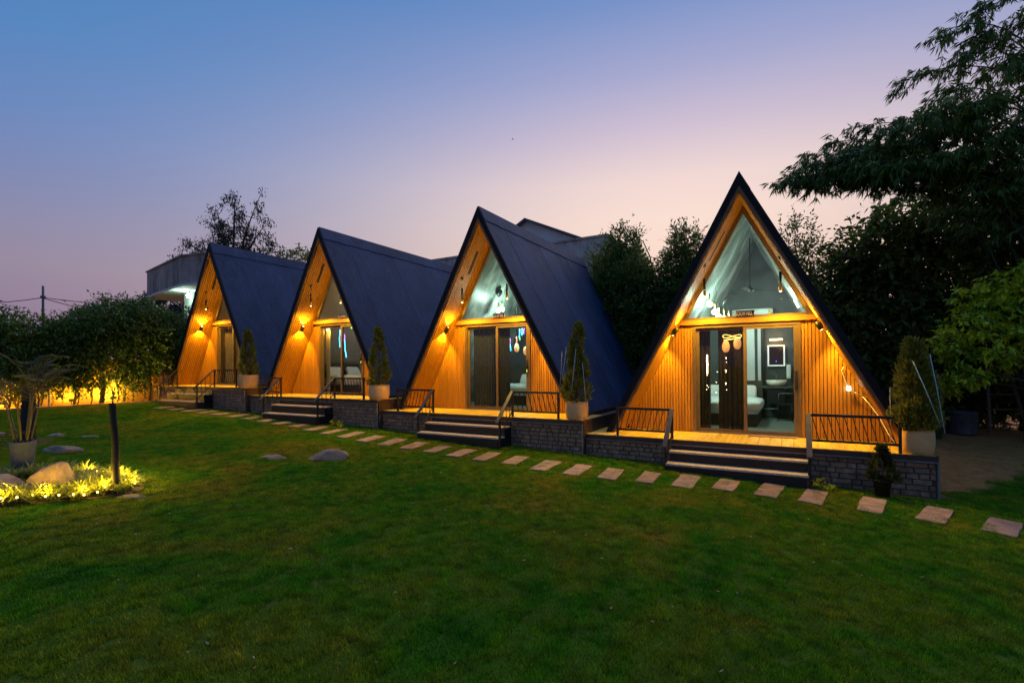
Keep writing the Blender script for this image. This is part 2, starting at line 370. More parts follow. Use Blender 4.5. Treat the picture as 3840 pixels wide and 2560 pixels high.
class MB:
    def __init__(self): self.v = []; self.f = []; self.sm = []
    def add(self, vs, fs, smooth=False):
        o = len(self.v); self.v += [tuple(p) for p in vs]
        self.f += [tuple(i + o for i in q) for q in fs]; self.sm += [smooth] * len(fs); return self
    def box(self, x0, x1, y0, y1, z0, z1):
        return self.add([(x0, y0, z0), (x1, y0, z0), (x1, y1, z0), (x0, y1, z0), (x0, y0, z1), (x1, y0, z1), (x1, y1, z1), (x0, y1, z1)],
                        [(0, 3, 2, 1), (4, 5, 6, 7), (0, 1, 5, 4), (1, 2, 6, 5), (2, 3, 7, 6), (3, 0, 4, 7)])
    def prism_y(self, poly, y0, y1):
        """poly: (x, z) points, extruded along y"""
        n = len(poly); a = [(x, y0, z) for x, z in poly]; b = [(x, y1, z) for x, z in poly]
        return self.add(a + b, [tuple(range(n)), tuple(range(2 * n - 1, n - 1, -1))] + [(i, i + n, (i + 1) % n + n, (i + 1) % n) for i in range(n)])
    def prism_z(self, poly, z0, z1):
        n = len(poly); a = [(x, y, z0) for x, y in poly]; b = [(x, y, z1) for x, y in poly]
        return self.add(a + b, [tuple(range(n - 1, -1, -1)), tuple(range(n, 2 * n))] + [(i, (i + 1) % n, (i + 1) % n + n, i + n) for i in range(n)])
    def tube(self, pts, rad, n=6, caps=True, smooth=True):
        pts = [Vector(p) for p in pts]
        if not hasattr(rad, '__len__'): rad = [rad] * len(pts)
        vs = []; up = Vector((0.13, 0.21, 1)).normalized()
        for i, p in enumerate(pts):
            d = (pts[min(i + 1, len(pts) - 1)] - pts[max(i - 1, 0)])
            if d.length < 1e-9: d = Vector((0, 0, 1))
            d.normalize(); a = d.cross(up)
            if a.length < 0.05: a = d.cross(Vector((1, 0, 0)))
            a.normalize(); b = d.cross(a)
            for k in range(n):
                q = 2 * math.pi * k / n
                vs.append(p + (a * math.cos(q) + b * math.sin(q)) * rad[i])
        fs = [(i * n + k, i * n + (k + 1) % n, (i + 1) * n + (k + 1) % n, (i + 1) * n + k) for i in range(len(pts) - 1) for k in range(n)]
        self.add(vs, fs, smooth)
        if caps:
            o = len(self.v) - len(vs); self.f += [tuple(o + k for k in range(n - 1, -1, -1)), tuple(o + (len(pts) - 1) * n + k for k in range(n))]; self.sm += [False, False]
        return self
    def lathe(self, prof, n=24, c=(0, 0, 0), smooth=True):
        vs = [(c[0] + r * math.cos(2 * math.pi * k / n), c[1] + r * math.sin(2 * math.pi * k / n), c[2] + z) for r, z in prof for k in range(n)]
        fs = [(i * n + k, i * n + (k + 1) % n, (i + 1) * n + (k + 1) % n, (i + 1) * n + k) for i in range(len(prof) - 1) for k in range(n)]
        return self.add(vs, fs, smooth)
    def sphere(self, c, r, n=14, m=9, sz=1.0):
        prof = [(max(1e-4, r * math.sin(math.pi * i / m)), -r * sz * math.cos(math.pi * i / m)) for i in range(m + 1)]
        return self.lathe(prof, n, c)
    def mesh(self, name):
        m = bpy.data.meshes.new(name); m.from_pydata(self.v, [], self.f)
        m.polygons.foreach_set('use_smooth', self.sm); m.update(); return m

def obj(name, mesh, mat=None, parent=None, loc=(0, 0, 0), rot=(0, 0, 0)):
    if isinstance(mesh, MB): mesh = mesh.mesh(name)
    if mat and not mesh.materials: mesh.materials.append(MATS[mat] if isinstance(mat, str) else mat)
    o = bpy.data.objects.new(name, mesh); C.objects.link(o)
    o.location = loc; o.rotation_euler = rot
    if parent: o.parent = parent
    return o
def tag(o, label, cat, group=None):
    o['label'] = label; o['category'] = cat
    if group: o['group'] = group
    return o
def empty(name, label, cat, loc=(0, 0, 0), rz=0.0, group=None):
    o = bpy.data.objects.new(name, None); C.objects.link(o); o.empty_display_size = 0.2
    o.location = loc; o.rotation_euler = (0, 0, rz); o['kind'] = 'thing'; return tag(o, label, cat, group)
def struct(o): o['kind'] = 'structure'; return o
CACHE = {}
def cached(key, fn):
    if key not in CACHE: CACHE[key] = fn().mesh(key.split(':')[0])
    return CACHE[key]
def lamp(kind, parent, loc, energy, color, size=0.03, spot=None, blend=0.6, aim=None):
    d = bpy.data.lights.new('lamp_light', kind); d.energy = energy; d.color = color
    d.shadow_soft_size = size
    if kind == 'SPOT': d.spot_size = R(spot); d.spot_blend = blend
    o = bpy.data.objects.new('lamp_light', d); C.objects.link(o); o.parent = parent; o.location = loc
    if aim is not None: o.rotation_euler = Vector(aim).to_track_quat('-Z', 'Y').to_euler()
    return o
ORD = ['first', 'second', 'third', 'fourth', 'fifth', 'sixth', 'seventh', 'eighth', 'ninth', 'tenth', 'eleventh', 'twelfth', 'thirteenth',
       'fourteenth', 'fifteenth', 'sixteenth', 'seventeenth', 'eighteenth', 'nineteenth', 'twentieth', 'twenty-first', 'twenty-second',
       'twenty-third', 'twenty-fourth', 'twenty-fifth', 'twenty-sixth', 'twenty-seventh', 'twenty-eighth', 'twenty-ninth', 'thirtieth',
       'thirty-first', 'thirty-second', 'thirty-third']

# leaves: every leaf is one folded blade of four corners
def leaf_mesh(name, P, D, N, L, Wd):
    """P base points, D directions, N rough normals, L lengths, Wd widths -> mesh of quads"""
    n = len(P); D = D / np.linalg.norm(D, axis=1)[:, None]
    Sd = np.cross(D, N); ln = np.linalg.norm(Sd, axis=1)[:, None]; ln[ln < 1e-6] = 1; Sd = Sd / ln
    L = np.broadcast_to(L, n)[:, None]; Wd = np.broadcast_to(Wd, n)[:, None]
    V = np.empty((n, 4, 3))
    V[:, 0] = P; V[:, 1] = P + D * L * 0.42 + Sd * Wd * 0.5; V[:, 2] = P + D * L; V[:, 3] = P + D * L * 0.42 - Sd * Wd * 0.5
    return quads(name, V.reshape(-1, 3))
def quads(name, V):
    m = bpy.data.meshes.new(name); n4 = len(V); n = n4 // 4
    m.vertices.add(n4); m.vertices.foreach_set('co', V.astype(np.float32).ravel())
    m.loops.add(n4); m.loops.foreach_set('vertex_index', np.arange(n4, dtype=np.int32))
    m.polygons.add(n); m.polygons.foreach_set('loop_start', np.arange(0, n4, 4, dtype=np.int32))
    try: m.polygons.foreach_set('loop_total', np.full(n, 4, dtype=np.int32))
    except Exception: pass
    m.update(calc_edges=True); return m
def unit(v): return v / np.maximum(np.linalg.norm(v, axis=-1, keepdims=True), 1e-9)

def crown(name, clusters, twigs, per, L, Wd, mat, parent, tw=0.3, droop=0.3, shell=0.5, up=0.0):
    """clusters: (x, y, z, rx, ry, rz). Twigs spread through each, leaves along every twig."""
    Ps = []; Ds = []
    vol = np.array([c[3] * c[4] * c[5] for c in clusters]) ** (2 / 3.0); vol = vol / vol.sum()
    for c, w in zip(clusters, vol):
        k = max(6, int(twigs * w))
        d = unit(rng.normal(size=(k, 3))); rad = rng.uniform(shell, 1.0, k) ** 0.6
        rad *= 1 + 0.22 * np.sin(d[:, 0] * 5 + c[0]) * np.cos(d[:, 1] * 4 + d[:, 2] * 6 + c[2])
        p = np.array(c[:3]) + d * rad[:, None] * np.array(c[3:6])
        dirs = unit(d * 0.8 + rng.normal(size=(k, 3)) * 0.5 + np.array([0, 0, up - droop]))
        s = np.linspace(0, 1, per)[None, :, None]
        q = p[:, None] + dirs[:, None] * s * tw * rng.uniform(0.6, 1.3, (k, 1, 1))
        ld = unit(dirs[:, None] * 0.7 + rng.normal(size=(k, per, 3)) * 0.75 + np.array([0, 0, -droop]))
        Ps.append(q.reshape(-1, 3)); Ds.append(ld.reshape(-1, 3))
    P = np.concatenate(Ps); D = np.concatenate(Ds)
    N = unit(rng.normal(size=P.shape) * 0.7 + np.array([0, 0, 1.0]))
    m = leaf_mesh(name, P, D, N, L * rng.uniform(0.6, 1.35, len(P)), Wd * rng.uniform(0.7, 1.3, len(P)))
    return obj(name, m, mat, parent)

def curve(a, b, sag, n=6):
    a = Vector(a); b = Vector(b); return [a.lerp(b, i / n) + Vector(sag) * (4 * (i / n) * (1 - i / n)) for i in range(n + 1)]

def tree(name, label, cat, base, clusters, twigs, per, L, Wd, mat, r0=0.12, bark='bark', tw=0.35, droop=0.3, shell=0.45,
         group=None, fork=0.45, up=0.0, lean=(0, 0)):
    root = empty(name, label, cat, base, 0, group)
    bx, by, bz = base
    cl = [(c[0] - bx, c[1] - by, c[2] - bz, *c[3:]) for c in clusters]
    zt = sum(c[2] for c in cl) / len(cl); xt = sum(c[0] for c in cl) / len(cl); yt = sum(c[1] for c in cl) / len(cl)
    f = Vector((xt * fork * 0.7 + lean[0], yt * fork * 0.7 + lean[1], zt * fork))
    mb = MB(); mb.tube([(0, 0, -0.2), *curve((0, 0, 0), f, (0.04, 0.03, 0), 4)], [r0 * 1.25, r0 * 1.1, r0, r0 * 0.95, r0 * 0.9, r0 * 0.85], 8)
    for c in cl:
        e = Vector(c[:3]); pts = curve(f, e, (rng.normal() * 0.1, rng.normal() * 0.1, 0.12), 5)
        mb.tube(pts, [r0 * 0.7 * (1 - 0.8 * i / 5) + 0.006 for i in range(6)], 5)
        for k in range(4):
            s = pts[3 + k % 3]; d = unit(rng.normal(size=3)); d[2] = abs(d[2]) * 0.6
            e2 = s + Vector(d * np.array(c[3:6]) * 0.9)
            mb.tube([s, s.lerp(e2, 0.5) + Vector((0, 0, 0.05)), e2], [r0 * 0.2 + 0.004, r0 * 0.12 + 0.003, 0.004], 4)
    obj('trunk', mb, bark, root)
    crown('crown', cl, twigs, per, L, Wd, mat, root, tw, droop, shell, up)
    return root

# ------------------------------------------------------------------ the ground
def axis(bands):
    a = []
    for lo, hi, st in bands: a += list(np.arange(lo, hi, st))
    return a + [bands[-1][1]]
xs = axis([(-900, -120, 130), (-120, -30, 10), (-30, 14, 0.5), (14, 100, 10), (100, 900, 160)])
ys = axis([(-700, -30, 110), (-30, -4, 4), (-4, 26, 0.5), (26, 120, 9), (120, 900, 130)])
gr = MB()
gv = [(x, y, gz(x, y) + (0.004 * math.sin(x * 1.7 + y) * math.cos(y * 1.3 - x * 0.4) if -22 < x < 6 and y < 9 else 0)) for y in ys for x in xs]
nx = len(xs)
gr.add(gv, [(j * nx + i, j * nx + i + 1, (j + 1) * nx + i + 1, (j + 1) * nx + i) for j in range(len(ys) - 1) for i in range(nx - 1)], True)
struct(obj('ground', gr, 'ground'))

# lawn: one turf tile laid over the lawn by geometry nodes
TILE = 0.42; NB = 2600
p = rng.uniform(-TILE * 0.62, TILE * 0.62, (NB, 2)); az = rng.uniform(0, 2 * math.pi, NB)
h = rng.uniform(0.012, 0.032, NB); lean_ = rng.uniform(0.1, 1.1, NB); wd = rng.uniform(0.0022, 0.0042, NB)
B = np.column_stack([p, np.full(NB, -0.006)]); d = np.column_stack([np.cos(az), np.sin(az), np.zeros(NB)])
sd_ = np.column_stack([-np.sin(az), np.cos(az), np.zeros(NB)])
T = B + d * (h * lean_)[:, None] + np.array([0, 0, 1]) * (h + 0.006)[:, None]
V = np.empty((NB, 4, 3)); V[:, 0] = B - sd_ * wd[:, None]; V[:, 1] = B + sd_ * wd[:, None]
V[:, 2] = T + sd_ * (wd * 0.25)[:, None]; V[:, 3] = T - sd_ * (wd * 0.25)[:, None]
tm = quads('turf', V.reshape(-1, 3)); lawn = obj('lawn_grass', tm, 'turf_blade'); lawn['kind'] = 'stuff'
lawn['label'] = 'short mown lawn with dry olive patches in front of the cabins'
ng = bpy.data.node_groups.new('lay_turf', 'GeometryNodeTree')
ng.interface.new_socket('Geometry', in_out='INPUT', socket_type='NodeSocketGeometry')
ng.interface.new_socket('Geometry', in_out='OUTPUT', socket_type='NodeSocketGeometry')
gi = ng.nodes.new('NodeGroupInput'); go = ng.nodes.new('NodeGroupOutput')
X0, X1, Y0, Y1 = -20.2, 6.2, 0.4, 13.6
nxg = int((X1 - X0) / TILE); nyg = int((Y1 - Y0) / TILE)
grid = ng.nodes.new('GeometryNodeMeshGrid'); grid.inputs['Size X'].default_value = X1 - X0; grid.inputs['Size Y'].default_value = Y1 - Y0
grid.inputs['Vertices X'].default_value = nxg; grid.inputs['Vertices Y'].default_value = nyg
pos = ng.nodes.new('GeometryNodeInputPosition'); sp = ng.nodes.new('ShaderNodeSeparateXYZ'); ng.links.new(pos.outputs[0], sp.inputs[0])
def mth(op, a, b=None, c=None):
    m = ng.nodes.new('ShaderNodeMath'); m.operation = op
    for i, v in enumerate((a, b, c)):
        if v is None: continue
        if isinstance(v, (int, float)): m.inputs[i].default_value = v
        else: ng.links.new(v, m.inputs[i])
    return m.outputs[0]
cx0, cy0 = (X0 + X1) / 2, (Y0 + Y1) / 2
wx = mth('ADD', sp.outputs[0], cx0); wy = mth('ADD', sp.outputs[1], cy0)
sm = mth('MINIMUM', mth('MAXIMUM', mth('DIVIDE', mth('SUBTRACT', wy, 10.2), 5.3), 0.0), 1.0)
rise = mth('MULTIPLY', mth('MULTIPLY', mth('MULTIPLY', sm, sm), mth('SUBTRACT', 3.0, mth('MULTIPLY', sm, 2.0))), 0.5)
wav = mth('MULTIPLY', mth('MULTIPLY', mth('SINE', mth('ADD', mth('MULTIPLY', wx, 1.7), wy)), mth('COSINE', mth('SUBTRACT', mth('MULTIPLY', wy, 1.3), mth('MULTIPLY', wx, 0.4)))), 0.004)
wz = mth('ADD', mth('ADD', mth('MULTIPLY', wx, -0.04), rise), wav)
cmb = ng.nodes.new('ShaderNodeCombineXYZ'); ng.links.new(wx, cmb.inputs[0]); ng.links.new(wy, cmb.inputs[1]); ng.links.new(wz, cmb.inputs[2])
spn = ng.nodes.new('GeometryNodeSetPosition'); ng.links.new(grid.outputs['Mesh'], spn.inputs['Geometry']); ng.links.new(cmb.outputs[0], spn.inputs['Position'])
# keep: in front of the plinths, or the strip of grass right of the dirt yard
pos2 = ng.nodes.new('GeometryNodeInputPosition'); sp2 = ng.nodes.new('ShaderNodeSeparateXYZ'); ng.links.new(pos2.outputs[0], sp2.inputs[0])
edge = mth('ADD', mth('MULTIPLY', mth('SUBTRACT', sp2.outputs[0], 1.95), 1.45), 9.75)
gone = mth('MULTIPLY', mth('GREATER_THAN', sp2.outputs[1], 9.62), mth('GREATER_THAN', mth('SUBTRACT', sp2.outputs[1], edge), 0.0))
gone2 = mth('MULTIPLY', mth('GREATER_THAN', sp2.outputs[1], 9.7), mth('LESS_THAN', sp2.outputs[0], 1.9))
dele = ng.nodes.new('GeometryNodeDeleteGeometry'); ng.links.new(spn.outputs[0], dele.inputs['Geometry'])
ng.links.new(mth('MAXIMUM', gone, gone2), dele.inputs['Selection'])
iop = ng.nodes.new('GeometryNodeInstanceOnPoints'); ng.links.new(dele.outputs[0], iop.inputs['Points']); ng.links.new(gi.outputs[0], iop.inputs['Instance'])
rv = ng.nodes.new('FunctionNodeRandomValue'); rv.data_type = 'FLOAT_VECTOR'
rv.inputs[0].default_value = (0, 0, 0); rv.inputs[1].default_value = (0, 0, 6.283); ng.links.new(rv.outputs[0], iop.inputs['Rotation'])
ng.links.new(iop.outputs[0], go.inputs[0])
md = lawn.modifiers.new('lay_turf', 'NODES'); md.node_group = ng

# ------------------------------------------------------------------ cabins
HA, KS = 5.006, 1.911                       # apex over the deck, slope of the roof
RW, LEN = 0.834, 6.85                       # recess of the front wall, length of the roof
CAB = [(-0.828, 10.078, 0.577), (-6.604, 9.937, 0.862), (-12.198, 9.781, 1.146), (-17.755, 9.651, 1.391)]
XL = [-2.91, -2.74, -2.68, -3.75]; XR = [2.73, 2.86, 2.86, 2.87]
def hw(a, z): return (a - z) / KS
def band(s, a0, a1, zb, y0, y1):
    """a board of the slope between two apex heights, s = -1 left, 1 right"""
    pl = [(0, a0), (s * hw(a0, zb), zb), (s * hw(a1, zb), zb), (0, a1)]
    if s > 0: pl = pl[::-1]
    return MB().prism_y(pl, y0, y1)
def slope_strip(s, a0, a1, z0, z1, y0, y1):
    pl = [(s * hw(a0, z1), z1), (s * hw(a0, z0), z0), (s * hw(a1, z0), z0), (s * hw(a1, z1), z1)]
    if s > 0: pl = pl[::-1]
    return MB().prism_y(pl, y0, y1)

CABLAB = ['navy A-frame cabin nearest the camera, wooden front marked ROOM NO. 1',
          'navy A-frame cabin marked ROOM NO. 2, second from the right',
          'navy A-frame cabin marked ROOM NO. 3, with cyan neon inside',
          'navy A-frame cabin at the far left end of the row, curtains drawn']
def build_cabin(i):
    cx, cy, cz = CAB[i]
    root = empty('a_frame_cabin', CABLAB[i], 'cabin', (cx, cy, cz), 0, 'row of A-frame cabins')
    P = lambda name, key, fn, mat, par=root: obj(name, cached(key, fn), mat, par)
    # roof of felt sheets, every second one lapped over its neighbours
    ns = 7; w = (LEN - 0.03) / ns
    for s in (-1, 1):
        for k in range(ns):
            dz = 0.008 if k % 2 else 0.0
            P('roof_sheet', f'roof_sheet:{s}{k}', lambda: slope_strip(s, HA + dz, HA - 0.10, 0.07, HA - 0.14, 0.03 + k * w - (0.03 if k % 2 else 0), 0.03 + (k + 1) * w + (0.03 if k % 2 else -0.001)), 'roof_navy')
    def cap(k):
        m = MB(); n = 5
        for j in range(n):
            y0 = 0.025 + (k * n + j) * LEN / (6 * n); y1 = y0 + LEN / (6 * n)
            for s in (-1, 1):
                drop = 0.36 + 0.009 * math.sin(k * 5 + j * 2.1 + s)
                pl = [(0, HA + 0.045), (s * drop / KS, HA + 0.045 - drop), (s * drop / KS * 0.98, HA + 0.012 - drop), (0, HA + 0.015)]
                m.prism_y(pl if s < 0 else pl[::-1], y0, y1)
        return m
    for k in range(6): P('ridge_cap', f'ridge_cap:{k}', lambda: cap(k), 'roof_navy')
    for s in (-1, 1):
        P('fascia_board', f'fascia_board:{s}', lambda: band(s, HA + 0.02, 4.78, 0.0, -0.025, 0.028), 'fascia')
        P('trim_board', f'trim_board:{s}', lambda: band(s, 4.779, 4.665, 0.0, -0.008, 0.05), 'trim_wood')
        P('soffit_panel', f'soffit_panel:{s}', lambda: band(s, 4.82, 4.668, 0.0, 0.051, RW + 0.1), 'gap_black')
        nsl = 12; sw = (RW - 0.055) / nsl
        for k in range(nsl):
            P('soffit_slat', f'soffit_slat:{s}{k}', lambda: band(s, 4.667, 4.636, 0.004, 0.055 + k * sw, 0.055 + (k + 0.76) * sw), 'soffit_wood')
        if s < 0: P('soffit_vent', 'soffit_vent', lambda: slope_strip(-1, 4.6355, 4.622, 3.5, 4.05, 0.40, 0.47), 'gap_black')
        P('lining_panel', f'lining_panel:{s}', lambda: band(s, 4.70, 4.64, 0.02, RW + 0.101, LEN - 0.1), 'lining_tan' if i >= 2 else 'lining') if i < 2 else \
            P('lining_panel', f'lining_panel_tan:{s}', lambda: band(s, 4.70, 4.64, 0.02, RW + 0.101, LEN - 0.1), 'lining_tan')
    # front wall: dark backing and narrow upright boards
    zb = 2.25
    def backing(s):
        e = 0.985
        pl = [(s * hw(4.63, 0.0), 0.0), (s * hw(4.63, zb), zb), (s * e, zb), (s * e, 0.0)]
        return MB().prism_y(pl if s < 0 else pl[::-1], RW + 0.012, RW + 0.06)
    for s in (-1, 1):
        P('wall_panel', f'wall_panel:{s}', lambda: backing(s), 'gap_black')
        bw = 0.0605; k = 0; x = 0.987
        while x < 2.40:
            xa, xb = x, x + bw * 0.80
            za, zc = min(zb, 4.63 - KS * xa), min(zb, 4.63 - KS * xb)
            if zc > 0.04:
                def board():
                    pl = [(s * xa, 0.003), (s * xb, 0.003), (s * xb, zc), (s * xa, za)]
                    return MB().prism_y(pl if s > 0 else pl[::-1], RW - 0.006, RW + 0.012)
                P('wall_board', f'wall_board:{s}{k}', board, 'cladding')
            x += bw; k += 1
    P('beam', 'beam', lambda: MB().prism_y([(-hw(4.63, zb), zb + 0.002), (hw(4.63, zb), zb + 0.002), (hw(4.63, zb + 0.1), zb + 0.1), (-hw(4.63, zb + 0.1), zb + 0.1)], RW - 0.07, RW + 0.05), 'beam_wood')
    # gable window
    gw = empty_part('gable_window', root)
    z0 = zb + 0.102; fw = 0.16
    for s in (-1, 1):
        o = P('frame', f'frame:g{s}', lambda: (lambda pl: MB().prism_y(pl if s < 0 else pl[::-1], RW - 0.02, RW + 0.05))([(0, 4.628), (s * hw(4.628, z0), z0), (s * hw(4.628 - fw, z0), z0), (0, 4.628 - fw)]), 'frame_bronze', gw)
    P('frame', 'frame:gb', lambda: MB().prism_y([(-hw(4.46, z0), z0), (hw(4.46, z0), z0), (hw(4.46, z0 + 0.05), z0 + 0.05), (-hw(4.46, z0 + 0.05), z0 + 0.05)], RW - 0.021, RW + 0.049), 'frame_bronze', gw)
    P('pane', 'pane:g', lambda: MB().add([(-hw(4.47, z0 + 0.04), RW + 0.015, z0 + 0.04), (hw(4.47, z0 + 0.04), RW + 0.015, z0 + 0.04), (0, RW + 0.015, 4.47)], [(0, 1, 2)]), 'glass', gw)
    # sliding door
    dr = empty_part('sliding_door', root)
    xl, xr, zt = -0.985, 0.985, zb
    def fr():
        m = MB(); y0, y1 = RW - 0.03, RW + 0.08
        m.box(xl, xl + 0.06, y0, y1, 0.002, zt); m.box(xr - 0.06, xr, y0, y1, 0.002, zt)
        m.box(xl + 0.06, xr - 0.06, y0, y1, zt - 0.07, zt - 0.001); m.box(xl + 0.06, xr - 0.06, y0, y1, 0.002, 0.03); return m
    P('door_frame', 'door_frame', fr, 'frame_bronze', dr)
    def leaf(x0, x1, y):
        m = MB(); a, b = y, y + 0.035; s = 0.062
        m.box(x0, x0 + s, a, b, 0.031, zt - 0.071); m.box(x1 - s, x1, a, b, 0.031, zt - 0.071)
        m.box(x0 + s, x1 - s, a, b, zt - 0.071 - 0.055, zt - 0.0715); m.box(x0 + s, x1 - s, a, b, 0.0315, 0.085); return m
    P('door_leaf', 'door_leaf:l', lambda: leaf(xl + 0.061, 0.04, RW + 0.035), 'frame_bronze', dr)
    P('door_leaf', 'door_leaf:r', lambda: leaf(-0.02, xr - 0.061, RW - 0.015), 'frame_bronze', dr)
    P('pane', 'pane:l', lambda: MB().add([(xl + 0.11, RW + 0.05, 0.08), (-0.02, RW + 0.05, 0.08), (-0.02, RW + 0.05, zt - 0.12), (xl + 0.11, RW + 0.05, zt - 0.12)], [(0, 1, 2, 3)]), 'glass', dr)
    P('pane', 'pane:r', lambda: MB().add([(0.04, RW, 0.08), (xr - 0.12, RW, 0.08), (xr - 0.12, RW, zt - 0.12), (0.04, RW, zt - 0.12)], [(0, 1, 2, 3)]), 'glass', dr)
    P('threshold', 'threshold', lambda: MB().box(-1.0, 1.0, RW - 0.045, RW - 0.031, 0.002, 0.022), 'trim_grey', dr)
    def lock():
        m = MB(); m.box(0.872, 0.922, RW - 0.045, RW - 0.016, 0.94, 1.28); m.box(0.88, 0.914, RW - 0.075, RW - 0.046, 1.10, 1.14)
        m.box(0.888, 0.906, RW - 0.085, RW - 0.076, 0.97, 1.14); return m
    P('door_lock', 'door_lock', lock, 'rubber_black', dr)
    if i < 3: P('lock_light', 'lock_light', lambda: MB().box(0.891, 0.903, RW - 0.0455, RW - 0.044, 0.98, 1.05), 'led_lime', dr)
    # room behind
    P('room_floor', 'room_floor', lambda: MB().box(-2.40, 2.40, RW + 0.081, LEN - 0.1, -0.03, 0.012), 'carpet')
    P('back_wall', f'back_wall:{i // 2}', lambda: MB().prism_y([(-hw(4.66, 0.012), 0.012), (hw(4.66, 0.012), 0.012), (0, 4.66)], 4.55, 4.63), 'back_wall' if i < 2 else 'lining_tan')
    P('gable_wall', 'gable_wall', lambda: MB().prism_y([(-hw(4.92, 0.0), 0.0), (hw(4.92, 0.0), 0.0), (0, 4.9)], LEN - 0.09, LEN - 0.03), 'roof_navy')
    return root
def empty_part(name, parent):
    # the part's own Empty; its pieces hang below it
    o = bpy.data.objects.new(name, None); C.objects.link(o); o.parent = parent; o.empty_display_size = 0.1; return o
cabins = [build_cabin(i) for i in range(4)]

